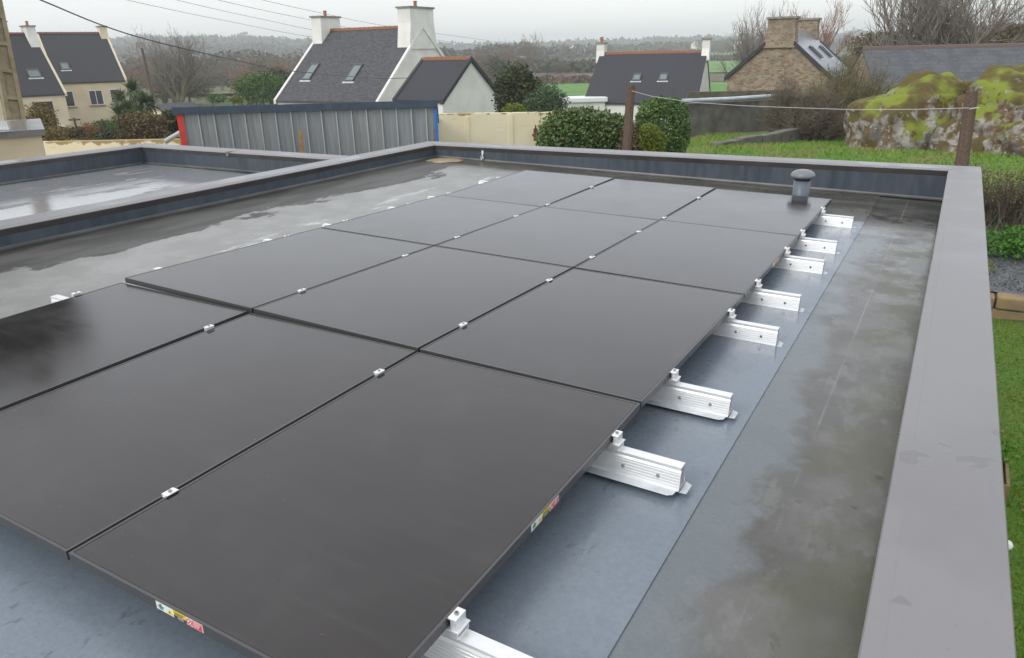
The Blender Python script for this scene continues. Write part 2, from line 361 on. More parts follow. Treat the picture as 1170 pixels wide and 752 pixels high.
def make_panel():
    """local frame: x 0..-PW to the left, y 0..PL away, top z=0"""
    root = empty('solar_panel', (0, 0, 0), 'x', 'solar panel', 'black solar panels laid in four rows of three')
    f = MB(); rim = .009
    for (x0, x1, y0, y1) in ((-PW, 0, 0, rim), (-PW, 0, PL - rim, PL), (-PW, -PW + rim, rim, PL - rim), (-rim, 0, rim, PL - rim)):
        f.box(x0, x1, y0, y1, -TH, 0)
    fr = f.build('frame', M_FRAME, root, recalc=False)
    gl = MB(); gl.box(-PW + rim + .002, -rim - .002, rim + .002, PL - rim - .002, -.008, -.0012); gl.build('glass', M_GLASS, root)
    bk = MB(); bk.box(-PW + rim + .001, -rim - .001, rim + .001, PL - rim - .001, -.013, -.0085); bk.build('backsheet', M_DARK, root)
    return root, fr
def stick(root, side):
    """warning stickers on the frame: white pictogram field, yellow warning field, red no-touch field"""
    q = MB()
    def r2(u0, u1, v0, v1, mi, lift):      # u along the frame, v up
        if side == 'front': q.box(u0, u1, -.0012 - lift, -.0002, v0, v1, mi)
        else: q.box(.0002, .0012 + lift, u0, u1, v0, v1, mi)
    sgn = 1 if side == 'front' else 1
    u = -.735 if side == 'front' else .79
    z0, z1 = -.0285, -.003
    r2(u, u + .072, z0, z1, 0, 0)
    r2(u + .072, u + .125, -.017, z1, 1, .0002); r2(u + .088, u + .112, -.0275, -.019, 5, 0)
    r2(u + .125, u + .19, z0, z1, 0, 0); r2(u + .148, u + .187, z0 + .0015, z1 - .0015, 2, .0004)
    # pictograms: figure and triangle
    r2(u + .012, u + .028, -.025, -.012, 4, .0004); r2(u + .016, u + .024, -.011, -.006, 3, .0004); r2(u + .008, u + .032, -.016, -.0135, 3, .0006)
    for k in range(5): r2(u + .046 + k * .002, u + .068 - k * .002, -.025 + k * .0028, -.0222 + k * .0028, 1, .0004 + k * .0001)
    r2(u + .056, u + .058, -.021, -.014, 3, .0012)
    # circle-slash on white
    for k in range(12):
        a = k * math.tau / 12; c, s_ = math.cos(a) * .0095, math.sin(a) * .0095
        r2(u + .136 + c - .0018, u + .136 + c + .0018, -.016 + s_ - .0018, -.016 + s_ + .0018, 2, .0005 + k * .00001)
    for k in range(7): r2(u + .1295 + k * .002, u + .1325 + k * .002, -.0225 + k * .002, -.0205 + k * .002, 2, .0007 + k * .00001)
    # lines of lettering suggested by the print rows
    for k in range(3): r2(u + .077, u + .12 - k * .006, -.0075 - k * .0038, -.006 - k * .0038, 3, .0006)
    for k in range(3): r2(u + .153, u + .182 - k * .004, -.0095 - k * .006, -.0078 - k * .006, 0, .0009)
    return q.build('warning_sticker', [M_LW, M_LY, M_LR, M_LB, M_LG, mat('label_grey', (.3, .3, .3), .5)], root)
proto, pframe = make_panel()
colname = ['right', 'middle', 'left']; rown = ['nearest', 'second', 'third', 'farthest']
extra = {(0, 0): 'with stickers on two frame sides', (0, 1): 'cornering at lower left', (0, 2): 'with a dark reflection at its left',
         (1, 0): 'third clamp on its right frame', (1, 1): 'speckled with small dark dirt marks', (1, 2): 'with a thick exposed front edge',
         (2, 0): 'with one small sticker', (2, 1): 'in the centre of the array', (2, 2): 'beside the chalky strip of roof',
         (3, 0): 'reflecting the mushroom vent', (3, 1): 'close under the far parapet', (3, 2): 'at the far left corner of the array'}
extra[(1, 0)] = 'beside the fourth rail'
extra[(2, 1)] = 'surrounded by panels on every side'; extra[(1, 1)] = 'speckled with small dark dirt marks'
for k in range(4):
    for i in range(3):
        o = proto if (k, i) == (0, 0) else copy_tree(proto)
        x0 = -i * 1.154 - .001 - (.02 if (k == 0 and i == 2) else 0)
        def cz(ii, y):
            j = k; t = (y - YJ[j]) / (YJ[j + 1] - YJ[j]); return (pz(ii, j + (1e-9 > 1)) * (1 - t) + pz(ii, j + 1) * t)
        fr_ = cz(i, YS[k]); fl = cz(i + 1, YS[k]); br = cz(i, YS[k] + PL)
        if k == 1 and i >= 1: fr_ += .004 * i; fl += .004 * (i + 1)
        if k == 0: br -= .004 * i
        ex = Vector((1.154, 0, fr_ - fl)).normalized(); ey = Vector((0, PL, br - fr_)); ey = (ey - ex * ey.dot(ex)).normalized(); ez = ex.cross(ey)
        M = Matrix((ex, ey, ez)).transposed().to_4x4(); M.translation = (x0, YS[k], fr_)
        o.matrix_world = M
        o['label'] = 'black panel in the %s row, %s column, %s' % (rown[k], colname[i], extra[(k, i)])
        if (k, i) == (0, 0): P00 = o
        if (k, i) == (2, 0): P20 = o
stick(P00, 'front'); stick(P00, 'side'); stick(P20, 'side')

# ================================================================ MOUNTING RAILS AND CLAMPS
YC = [.36, 1.458, 2.14, 3.146, 3.8, 4.722, 5.349, 6.358]
def zedge(i, y):
    for j in range(4):
        if y <= YJ[j + 1] or j == 3:
            t = (y - YJ[j]) / (YJ[j + 1] - YJ[j]); return pz(i, j) * (1 - t) + pz(i, j + 1) * t
def make_rail(side):
    """origin on the membrane under the panel edge, x outward = +x; rail top at +.098"""
    root = empty('mounting_rail', (0, 0, 0), 'x', 'mounting rail', 'short aluminium rails under the panel edges')
    x0, x1 = -.2, .275
    H_ = .098; tw, bw = .019, .036
    prof = [(-bw, .004)]
    n = 6
    for k in range(n):                      # ribbed flanks
        a = .012 + k * .011; b = a + .0085
        def w_(z): return bw + (tw - bw) * (z / H_)
        prof += [(-w_(a), a), (-w_(a) + .0011, a + .001), (-w_(b) + .0011, b - .001), (-w_(b), b)]
    prof += [(-tw, H_ - .014), (-tw - .004, H_ - .01), (-tw - .004, H_), (tw + .004, H_), (tw + .004, H_ - .01), (tw, H_ - .014)]
    prof += [(-y, z) for y, z in prof[1:1 + 4 * n]][::-1] + [(bw, .004)]
    q = MB()
    q.grid([[(x, y, z) for y, z in prof] for x in (x0, x1)], 0, True)
    # hollow end: wall thickness with a dark core set back
    def inner(y, z): return (y * .86, .006 + (z - .004) * .93)
    q.grid([[(x1, y, z) for y, z in prof], [(x1, *inner(y, z)) for y, z in prof], [(x1 - .05, *inner(y, z)) for y, z in prof]], 0, True)
    q.face([(x1 - .05, *inner(y, z)) for y, z in prof], 1)
    q.build('rail', [M_ALU, mat('rail_core', (.12, .125, .13), .6)], root, recalc=False)
    q = MB()
    q.face([(x0, -.08, .0045), (x1 - .03, -.08, .0045), (x1 - .012, -.066, .0045), (x1 - .008, -.04, .0045), (x1 + .0, .04, .0045), (x1 - .015, .085, .0045), (x0, .095, .0045)])
    q.face([(x1 + .004, -.042, .006), (x1 + .03, -.038, .006), (x1 + .03, .03, .006), (x1 + .004, .045, .006)])
    q.build('flashing', M_ALUW, root)
    for xs in (.05, .19):
        q = MB(); q.tube([(xs, -.034, .042), (xs, -.026, .046)], .0065, 8); q.build('screw', M_BOLT, root)
    # end clamp: base channel, ribbed block and a lip over the frame
    q = MB(); T = H_
    q.box(-.02, .028, -.028, .028, T + .0005, T + .006); q.box(-.02, .028, -.028, -.023, T + .006, T + .022); q.box(-.02, .028, .023, .028, T + .006, T + .022)
    q.box(-.02, .032, -.03, .03, T + .022, T + .027)
    for k in range(4): q.box(.0015, .021 - .0018 * (k % 2), -.022, .022, T + .0272 + k * .007, T + .034 + k * .007)
    q.box(-.011, .022, -.0245, .0245, T + .0555, T + .0605)
    q.box(.0185, .0215, -.0245, .0245, T + .03, T + .055)
    c = q.build('end_clamp', M_ALU, root, bevel=.0012)
    q = MB(); q.tube([(.008, 0, T + .0605), (.008, 0, T + .0655)], .0065, 12); q.tube([(.008, 0, T + .0655), (.008, 0, T + .0658)], .0035, 6, 1)
    b = q.build('bolt', [M_BOLT, M_DARK], c)
    return root
rp = make_rail(1)
for n, y in enumerate(YC):
    z = zedge(0, y) - .1595
    o = rp if n == 0 else copy_tree(rp)
    o.location = (.0, y, max(z, mz(0.1) + .003)); o.rotation_euler = (0, .022, rad([0, -.4, .6, 0, .3, -.3, .5, 0][n]))
    o['label'] = 'aluminium rail and end clamp at the right array edge, ' + ['nearest the camera', 'second from the camera', 'third from the camera', 'fourth from the camera', 'fifth from the camera', 'sixth from the camera', 'second from the vent', 'nearest the vent'][n]
    o['group'] = 'short rails along the right array edge'
for n, y in enumerate(YC):
    o = copy_tree(rp); yy = y + [0, .0, .02, 0, .02, 0, .03, .02][n]
    z = zedge(3, yy) - .16
    o.location = (-3.47 if n > 1 else -3.49, yy, z); o.rotation_euler = (0, -.022, math.pi)
    o.scale = (.95, 1, 1)
    o['label'] = 'aluminium rail end poking out from the left array edge, ' + ['nearest the camera', 'second from the camera', 'third from the camera', 'fourth from the camera', 'fifth from the camera', 'sixth from the camera', 'next to the farthest', 'farthest from the camera'][n]
    o['group'] = 'short rails along the left array edge'
cl = MB()
cl.box(-.0155, .0155, -.023, .023, .0012, .0045); cl.box(-.008, .008, -.026, .026, -.03, .0008)
cl0 = cl.build('panel_clamp', M_ALU, bevel=.001)
bq = MB(); bq.tube([(0, 0, .0048), (0, 0, .0095)], .0062, 10); bq.build('bolt', M_BOLT, cl0)
tag(cl0, 'x', 'clamp', 'small silver clamps between panel columns'); first = True
for i in (1, 2):
    for n, y in enumerate(YC):
        o = cl0 if first else copy_tree(cl0); first = False
        z = zedge(i, y) + (.006 * i if 1.75 < y < 3 else 0)
        o.location = (-i * 1.154 + .010 - .003 + (-.0), y + R.uniform(-.01, .01), z + .0005); o.rotation_euler = (0, 0, 0)
        o['label'] = 'small silver clamp in the %s gap between panel columns, %s from the camera' % (['', 'right', 'left'][i], ORD[n])
print('roof done')
# ================================================================ TERRAIN
def pl(v, T):
    if v <= T[0][0]: return T[0][1]
    for (a, p), (b, q) in zip(T, T[1:]):
        if v <= b:
            t = (v - a) / (b - a); return p + (q - p) * t
    return T[-1][1]
def ss(v, a, b):
    t = min(1, max(0, (v - a) / (b - a))); return t * t * (3 - 2 * t)
def H(x, y):
    dx, dy = x - CP.x, y - CP.y; dist = math.hypot(dx, dy); ang = math.degrees(math.atan2(dx, dy)) + 30.5   # 0 = camera heading, + right
    hr = pl(y, [(12.1, -2.6), (12.3, -2.27), (14.9, -2.0), (16.6, -1.5), (22, -1.42), (25.5, -1.72), (31, -1.85), (46, -2.2), (75, -5)])
    hl = pl(dist, [(0, -2.7), (14, -2.8), (30, -3.2), (58, -4.1), (80, -4.6), (120, -5)])
    t = ss(x, -9.5 - max(0, y - 25) * .25, -6.5 - max(0, y - 25) * .25); h = hl + (hr - hl) * t
    if dist > 60:
        up = pl(ang, [(-40, 26), (-18, 24), (-8, 10), (0, 6.5), (12, 9.5), (20, 10), (40, 14)])
        h += ss(dist, 380, 1300) * up + ss(dist, 80, 300) * 1.2 * noise.noise(Vector((x / 90, y / 90, 0)))
    return h
rings = [0, 2, 4, 6, 8, 9, 10, 11, 12, 12.6, 12.8, 13, 13.2, 13.4, 13.6, 13.8, 14.2, 15, 16, 17, 18, 19, 20, 22, 24, 26, 28, 31, 34, 38, 43, 50, 58, 68, 80, 100, 130, 170, 220, 290, 380, 500, 650, 850, 1100, 1400, 1900, 2500]
mb = MB(); NA = 240
mb.grid([[(CP.x + r_ * math.sin(k * math.tau / NA), CP.y + r_ * math.cos(k * math.tau / NA), H(CP.x + r_ * math.sin(k * math.tau / NA), CP.y + r_ * math.cos(k * math.tau / NA))) for k in range(NA)] for r_ in rings], close=True)
_t = NT('meadow'); a = _t.noise(.018, 4); b = _t.noise(.35, 5, rough=.6); c = _t.noise(6, 4, rough=.7)
col = _t.mix(_t.ramp(a, .44, .56), (.06, .115, .028), (.115, .095, .055))
col = _t.mix(_t.ramp(b, .45, .62, 0, .7), col, (.085, .1, .035))
col = _t.mix(_t.ramp(c, .4, .65, 0, .5), col, (.04, .07, .015))
tag(mb.build('ground', _t.fin(col, .95, c, .6, .05), smooth=True), kind='structure')
def gm(name, c1, c2, c3, sc=8):
    n = NT(name); p = n.noise(.5, 4); q = n.noise(sc, 5, rough=.7)
    return n.fin(n.mix(n.ramp(q, .42, .62), n.mix(n.ramp(p, .4, .6), c1, c2), c3), .95, q, .5, .03)
M_LAWN = gm('lawn', (.1, .2, .016), (.15, .19, .03), (.055, .12, .012), 30)
M_GRASS = gm('grass', (.12, .22, .035), (.2, .2, .07), (.06, .11, .02), 9)
def sheet(name, poly, m, dz, n=10, m2=10):
    """4-corner patch laid on the terrain"""
    a, b, c, d = [Vector(p[:2]) for p in poly]; q = MB(); rows = []
    for i in range(n + 1):
        t = i / n; l = a.lerp(d, t); r_ = b.lerp(c, t); rows.append([])
        for j in range(m2 + 1):
            p = l.lerp(r_, j / m2); rows[-1].append((p.x, p.y, H(p.x, p.y) + dz))
    q.grid(rows); return tag(q.build(name, m, smooth=True), kind='structure')
sheet('lawn', [(1.1, 0), (9, 0), (9, 12.05), (1.1, 12.05)], M_LAWN, .006, 12, 8)
sheet('grass_bank', [(-7.5, 16.3), (9, 16.3), (12, 34), (-9, 32)], M_GRASS, .03, 16, 16)
def field(poly, m, name='field'): return sheet(name, [atz(x, y, -5) for x, y in poly], m, .45, 12, 12)
F_G = gm('pasture', (.1, .25, .035), (.12, .26, .05), (.08, .18, .03), .3)
F_L = gm('far_pasture', (.15, .26, .07), (.17, .27, .08), (.12, .21, .06), .1)
F_B = gm('dead_bracken', (.13, .085, .055), (.16, .11, .07), (.09, .07, .045), .8)
F_T = gm('rough_pasture', (.17, .16, .09), (.13, .14, .07), (.1, .12, .05), .6)
field([(660, 68), (890, 66), (900, 62), (640, 63)], F_L)
field([(800, 86), (890, 84), (890, 70), (800, 71)], F_G)
field([(795, 97), (860, 97), (860, 86.5), (795, 87)], F_B)
field([(560, 98), (700, 98), (700, 83), (575, 83)], F_B)
field([(560, 116), (860, 112), (850, 97.5), (570, 98.5)], F_G)
field([(150, 112), (330, 108), (330, 97), (150, 99)], F_T)
field([(560, 83), (640, 82.5), (640, 78), (560, 79)], F_G)
# gravel bed
M_GRAV = mat('slate_chippings', (.06, .065, .07), .8, col2=(.2, .21, .22), scale=34, bump=.8, bscale=30, contrast=.7)
sheet('gravel_bed', [(1.1, 12.32), (8, 12.32), (8, 14.2), (1.1, 14.2)], M_GRAV, .02, 6, 8)

# ================================================================ FOLIAGE TOOLS
def leafmat(name, c1, c2, c3=None, sc=3., rough=.55):
    n = NT(name); p = n.noise(sc, 3); q = n.noise(sc * 9, 2)
    col = n.mix(n.ramp(p, .38, .62), c1, c2)
    if c3: col = n.mix(n.ramp(q, .56, .64), col, c3)
    n.b.inputs['Specular IOR Level'].default_value = .22
    return n.fin(col, max(rough, .55))
def leaves(mb, c, rx, ry, rz, n, size, rnd, shell=.55, flat=None, boxy=0, asp=.5, lump=1.):
    c = Vector(c); so_ = rnd.uniform(0, 99)
    for _ in range(n):
        d = Vector((rnd.gauss(0, 1), rnd.gauss(0, 1), rnd.gauss(0, 1))).normalized()
        if boxy:
            k = max(abs(d.x), abs(d.y), abs(d.z)); d = d.lerp(d / k, boxy)
        r_ = 1 - (1 - shell) * rnd.random() ** 1.3
        r_ *= 1 + lump * .3 * noise.noise(d * 2.2 + Vector((so_, 0, 0))) + lump * .16 * noise.noise(d * 6 + Vector((0, so_, 0)))
        p = c + Vector((d.x * rx, d.y * ry, d.z * rz)) * r_
        u = Vector((rnd.gauss(0, 1), rnd.gauss(0, 1), rnd.gauss(0, .7))); u = (u + d * .3).normalized()
        v = u.cross(Vector((rnd.gauss(0, 1), rnd.gauss(0, 1), rnd.gauss(0, 1)))).normalized()
        s = size * rnd.uniform(.6, 1.3); tip = p + u * s
        mb.face([p, p + u * s * .5 + v * s * asp * .5, tip, p + u * s * .5 - v * s * asp * .5])
def branch(mt, mc, p, d, ln, r0, dep, rnd, maxd, spread=.55, upb=.12, kink=.12):
    """grows limbs; the thin ends go to the crown mesh"""
    pts = [p]; rr = [r0]; q = p.copy(); dd = d.copy(); n = 4 if dep < 2 else 3
    for k in range(n):
        dd = (dd + Vector((rnd.gauss(0, kink), rnd.gauss(0, kink), rnd.gauss(0, kink) + upb * .3))).normalized()
        q = q + dd * ln / n; pts.append(q.copy()); rr.append(r0 * (1 - .45 * (k + 1) / n))
    (mt if dep <= 1 else mc).tube(pts, rr, 6 if dep == 0 else (4 if dep == 1 else 3), cap=False)
    if dep >= maxd: return
    for k in range({0: 5, 1: 5, 2: 4}.get(dep, 3)):
        t = rnd.uniform(.3, 1) if k else 1.; i = min(n - 1, int(t * n)); base = pts[i].lerp(pts[i + 1], t * n - i) if i < n else pts[-1]
        ax = Vector((rnd.gauss(0, 1), rnd.gauss(0, 1), rnd.gauss(0, 1))).normalized()
        nd = (dd + ax * spread * rnd.uniform(.6, 1.4) + Vector((0, 0, upb))).normalized()
        branch(mt, mc, base, nd, ln * rnd.uniform(.55, .78), max(rr[i] * .62, .013), dep + 1, rnd, maxd, spread, upb, kink)
def bare_tree(seed, h, r0, maxd, spread=.55, upb=.25, multi=1, mats=None, lab='x'):
    rnd = random.Random(seed); mt, mc = MB(), MB()
    for k in range(multi):
        a = rnd.uniform(0, 6.28); tilt = .0 if multi == 1 else .45
        branch(mt, mc, Vector((0, 0, 0)), Vector((math.cos(a) * tilt, math.sin(a) * tilt, 1)).normalized(), h * .42, r0, 0, rnd, maxd, spread, upb)
    root = empty('bare_tree', (0, 0, 0), lab, 'tree'); mt.build('trunk', mats[0], root); mc.build('crown', mats[1], root); return root
M_BARK = mat('bark_grey', (.13, .11, .085), .9, var=.3, scale=8)
M_BARK2 = mat('bark_moss', (.14, .115, .06), .9, var=.3, scale=8)
M_TWIG = mat('twig_brown', (.2, .15, .115), .9, var=.25, scale=2)
M_TWIG2 = mat('twig_orange', (.3, .165, .11), .9, var=.25, scale=2)
M_TWIG3 = mat('twig_grey', (.22, .19, .16), .9, var=.25, scale=2)
def put(o, px, py, D, dz=0, sc=1, rz=None, z=None):
    p = at(px, py, D); o.location = (p.x, p.y, (H(p.x, p.y) if z is None else z) + dz); o.scale = (sc, sc, sc) if not isinstance(sc, tuple) else sc
    o.rotation_euler = (0, 0, R.uniform(0, 6.28) if rz is None else rz); return p

# ================================================================ HOUSES
_rh = Vector((CR.x, CR.y, 0)).normalized(); _ra = math.atan2(_rh.y, _rh.x)
def geo(rl, D, psi, L_, ep):
    RL = at(rl[0], rl[1], D); a = _ra + psi; d = Vector((math.cos(a), math.sin(a), 0)); n = Vector((math.sin(a), -math.cos(a), 0))
    e = at(ep[0], ep[1], 1) - CP
    M = Matrix((n, Vector((0, 0, -1)), -e)).transposed(); s, t, k = M.inverted() @ (CP - RL)
    return RL, d, n, L_, abs(s), t
def house(label, name, g_, G, wall, roofm, skyl=(), wins=(), chim=(), ridge=True, verge=True, door=(), cat='house', vm=None, vcut=0.):
    """g_=(ridge left end, ridge dir, front normal, length, half width, rise); local x along ridge, y front(-) to back(+)"""
    RL, d, n, L_, s, t = g_; z0 = RL.z - G; ze = z0 - t
    root = empty(name, (RL.x, RL.y, G), label, cat, rot=(0, 0, math.atan2(d.y, d.x)))
    w_ = MB()
    w_.grid([[(0.05, -s + .12, 0), (L_ - .05, -s + .12, 0)], [(0.05, -s + .12, ze - .02), (L_ - .05, -s + .12, ze - .02)]])
    w_.grid([[(0.05, s - .12, 0), (L_ - .05, s - .12, 0)], [(0.05, s - .12, ze - .02), (L_ - .05, s - .12, ze - .02)]])
    for x in (0.05, L_ - .05): w_.face([(x, -s + .12, 0), (x, s - .12, 0), (x, s - .12, ze - .02), (x, 0, z0 - .1), (x, -s + .12, ze - .02)])
    w_.build('wall', wall, root)
    r_ = MB(); th = .12; k = t / s
    for sg in (-1, 1):
        r_.hexa([(0, sg * s, ze - th), (L_, sg * s, ze - th), (L_, 0, z0 - th), (0, 0, z0 - th), (0, sg * s, ze), (L_, sg * s, ze), (L_, 0, z0), (0, 0, z0)])
    rf = r_.build('roof', roofm, root)
    if ridge:
        q = MB(); m_ = max(4, int(L_ / .4))
        for i in range(m_):
            x0 = L_ * i / m_; x1 = L_ * (i + 1) / m_ + .03
            q.grid([[(x, -.16, z0 - .1), (x, -.1, z0 + .02 + dz), (x, 0, z0 + .07 + dz), (x, .1, z0 + .02 + dz), (x, .16, z0 - .1)] for x, dz in ((x0, .0), (x1, .015))])
        q.build('ridge_tiles', M_RIDGE if ridge is True else ridge, rf)
    if verge:
        for x in (0, L_):
            for sg in (-1, 1):
                q = MB(); q.hexa([(x - .09, sg * (s + .02), ze - .2), (x + .09, sg * (s + .02), ze - .2), (x + .09, sg * s * vcut, z0 - .16 - t * vcut), (x - .09, sg * s * vcut, z0 - .16 - t * vcut), (x - .09, sg * (s + .02), ze + .05), (x + .09, sg * (s + .02), ze + .05), (x + .09, sg * s * vcut, z0 + .05 - t * vcut), (x - .09, sg * s * vcut, z0 + .05 - t * vcut)])
                q.build('verge', vm or wall, root)
    for (u, v, ww, hh) in skyl:      # u along ridge 0..1, v down the front slope 0..1
        sl_ = math.hypot(s, t); ux = Vector((1, 0, 0)); dn = Vector((0, -s, -t)).normalized(); nn = Vector((0, -t, s)).normalized()
        c = Vector((u * L_, 0, z0)) + dn * v * sl_
        def bx(q, a0, a1, b0, b1, h0, h1, mi=0): q.hexa([c + ux * a + dn * b + nn * h for a, b, h in ((a0, b0, h0), (a1, b0, h0), (a1, b1, h0), (a0, b1, h0), (a0, b0, h1), (a1, b0, h1), (a1, b1, h1), (a0, b1, h1))], mi)
        q = MB(); f = .07
        bx(q, -ww / 2, ww / 2, -hh / 2, -hh / 2 + f * 1.6, .005, .09); bx(q, -ww / 2, ww / 2, hh / 2 - f, hh / 2, .005, .09)
        bx(q, -ww / 2, -ww / 2 + f, -hh / 2 + f * 1.6, hh / 2 - f, .005, .085); bx(q, ww / 2 - f, ww / 2, -hh / 2 + f * 1.6, hh / 2 - f, .005, .085)
        sk = q.build('skylight', M_FRAME, rf)
        q = MB(); bx(q, -ww / 2 + f, ww / 2 - f, -hh / 2 + f * 1.6, hh / 2 - f, .01, .06); q.build('pane', M_SKYL, sk)
        q = MB(); bx(q, -ww / 2 - .08, ww / 2 + .08, hh / 2, hh / 2 + .14, .004, .016); q.build('flashing', M_ALUW, sk)
    for (x, zc, ww, hh, mul) in wins:
        zc = zc if zc > 0 else ze + zc
        y = -s + .12; q = MB(); f = .055
        q.box(x - ww / 2, x + ww / 2, y - .03, y + .02, zc - hh / 2, zc - hh / 2 + f); q.box(x - ww / 2, x + ww / 2, y - .03, y + .02, zc + hh / 2 - f, zc + hh / 2)
        xs = [x - ww / 2 + f / 2] + [x - ww / 2 + ww * (i + 1) / (mul + 1) for i in range(mul)] + [x + ww / 2 - f / 2]
        for a in xs: q.box(a - f / 2, a + f / 2, y - .029, y + .02, zc - hh / 2 + f, zc + hh / 2 - f)
        wn = q.build('window', M_UPVC, root)
        q = MB(); q.box(x - ww / 2 + f, x + ww / 2 - f, y - .012, y - .004, zc - hh / 2 + f, zc + hh / 2 - f); q.build('pane', M_PANE, wn)
        q = MB(); q.box(x - ww / 2 - .1, x + ww / 2 + .1, y - .14, y - .001, zc - hh / 2 - .1, zc - hh / 2 - .003); q.build('sill', M_CONC, wn)
    for (x, ww, hh, m_) in door:
        y = -s + .12; q = MB(); q.box(x - ww / 2, x + ww / 2, y - .02, y + .01, 0, hh); dr = q.build('garage_door', m_, root)
        q = MB(); q.box(x - ww / 2 - .1, x - ww / 2, y - .05, y - .001, 0, hh); q.box(x + ww / 2, x + ww / 2 + .1, y - .05, y - .001, 0, hh); q.box(x - ww / 2 - .1, x + ww / 2 + .1, y - .05, y - .001, hh + .001, hh + .1); q.build('frame', M_CREAM, dr)
    for (x, lx, ly, y0, zt, m_, pots, taper) in chim:     # along-ridge size lx, across ly, top zt above ridge
        q = MB(); zb_ = z0 - abs(y0) * k - ly / 2 * k - .3; e = taper
        q.hexa([(x - lx / 2, y0 - ly / 2 - e, zb_), (x + lx / 2, y0 - ly / 2 - e, zb_), (x + lx / 2, y0 + ly / 2 + e, zb_), (x - lx / 2, y0 + ly / 2 + e, zb_), (x - lx / 2, y0 - ly / 2, z0 + .15), (x + lx / 2, y0 - ly / 2, z0 + .15), (x + lx / 2, y0 + ly / 2, z0 + .15), (x - lx / 2, y0 + ly / 2, z0 + .15)])
        q.box(x - lx / 2, x + lx / 2, y0 - ly / 2, y0 + ly / 2, z0 + .15, z0 + zt)
        c_ = q.build('chimney', m_, root)
        q = MB(); q.box(x - lx / 2 - .08, x + lx / 2 + .08, y0 - ly / 2 - .08, y0 + ly / 2 + .08, z0 + zt, z0 + zt + .1); q.build('chimney_cap', M_CONC, c_)
        for i in range(pots):
            q = MB(); q.lathe((x, y0 + (i - (pots - 1) / 2) * .35, z0 + zt + .1), [(.11, 0), (.1, .28), (.13, .3), (.13, .34), (.07, .34)], 10); q.build('chimney_pot', M_TERRA, c_)
    return root
# A: white gabled house with two broad chimneys
gA = geo((368, 34.6), 50, -.5, 8.2, (314, 115))
house('tall white house with orange ridge and two broad chimneys behind the metal shed', 'house', gA, -3.9, M_WHITE, M_SLATE2,
      skyl=((.18, .61, .72, 1.5), (.62, .63, .72, 1.5)), chim=((.4, .8, 1.9, .0, .75, M_WHITE, 1, .1), (gA[3] - .44, .95, 2.5, .0, 1.0, M_WHITE, 1, .25)))
gB = geo((483.6, 67), 40, -.55, 3.1, (450, 114))
house('low white gable-end house with small dark roof, right in front of the tall white one', 'annex_house', gB, -3.6, M_WHITE, M_SLATE, verge=True, vm=M_SLATE)
gC = geo((686, 61), 52, -.33, 7.3, (666, 117.4))
house('wide house with plain dark slate roof, two small skylights and white chimneys beyond the hedge', 'house', gC, -4.6, M_WHITE, M_SLATE,
      skyl=((.42, .52, .55, .8), (.66, .52, .55, .8)), chim=((.05, .55, .8, .15, .62, M_WHITE, 1, .15), (gC[3] - .1, .5, .75, .1, .72, M_WHITE, 0, .35)), verge=False)
# F, G: cream houses at the left
gF = geo((-60, 38), 58, .88, 6.15, (-22, 112))
house('cream house with dark garage opening and sloping dark roof behind the concrete pole', 'house', gF, -3.6, M_CREAM, M_SLATE,
      skyl=((.74, .66, .95, .8),), chim=((5.75, .7, 1.1, -.1, .5, M_WHITE, 1, .25), (4.1, .6, .6, .6, .85, M_CREAM, 1, .0)), door=((4.25, 1.5, 1.95, M_DARK),), ridge=mat('ridge_dull', (.16, .07, .06), .8))
gG = geo((42, 37.7), 68, .69, 5.75, (65, 95))
house('long cream house with two windows and dark roof, left of the palm', 'house', gG, -4.3, M_CREAM, M_SLATE,
      skyl=((.2, .68, .7, .9),), chim=((5.5, .65, 1.0, .0, .5, M_CREAM, 0, .1),), wins=((2.95, -1.4, 1.15, 1.3, 1), (4.55, -1.35, .8, 1.25, 0), (.75, -1.4, .75, 1.35, 0)), ridge=bpy.data.materials['ridge_dull'])
# D: rubble stone cottage seen gable-on
_st = NT('rubble_stone'); vo = _st.N.new('ShaderNodeTexVoronoi'); mp_ = _st.N.new('ShaderNodeMapping'); mp_.inputs['Scale'].default_value = (4.2, 4.2, 9); _st.L.new(_st.P, mp_.inputs[0]); _st.L.new(mp_.outputs[0], vo.inputs[0]); vo.inputs['Scale'].default_value = 1.
vo2 = _st.N.new('ShaderNodeTexVoronoi'); vo2.feature = 'DISTANCE_TO_EDGE'; _st.L.new(mp_.outputs[0], vo2.inputs[0]); vo2.inputs['Scale'].default_value = 1.
sc_ = _st.N.new('ShaderNodeSeparateXYZ'); _st.L.new(vo.outputs['Color'], sc_.inputs[0])
col = _st.mix(sc_.outputs[0], (.19, .14, .09), (.36, .285, .195)); col = _st.mix(_st.ramp(sc_.outputs[1], .9, .95), col, (.26, .14, .08))
col = _st.mix(_st.ramp(vo2.outputs[0], .0, .1, 1, 0), col, (.33, .28, .21)); col = _st.mix(_st.ramp(_st.noise(1.2, 4), .5, .65, 0, .5), col, (.14, .12, .09))
M_STONE = _st.fin(col, .9, vo2.outputs[0], .5, .05)
a33 = rad(33); p = at(892.6, 33.7, 38)
dd = Vector((CW.x, CW.y, 0)).normalized(); ridge_d = dd * math.cos(a33) + _rh * math.sin(a33); left_n = ridge_d.cross(Vector((0, 0, 1))) * -1
e = at(828.7, 88.5, 1) - CP; M = Matrix((left_n, Vector((0, 0, -1)), -e)).transposed(); s_, t_, k_ = M.inverted() @ (CP - p)
gD = (p, ridge_d, -left_n, 6.2, abs(s_), t_)
M_ZINC = mat('wet_slate_pale', (.2, .22, .25), .25, var=.15, scale=4)
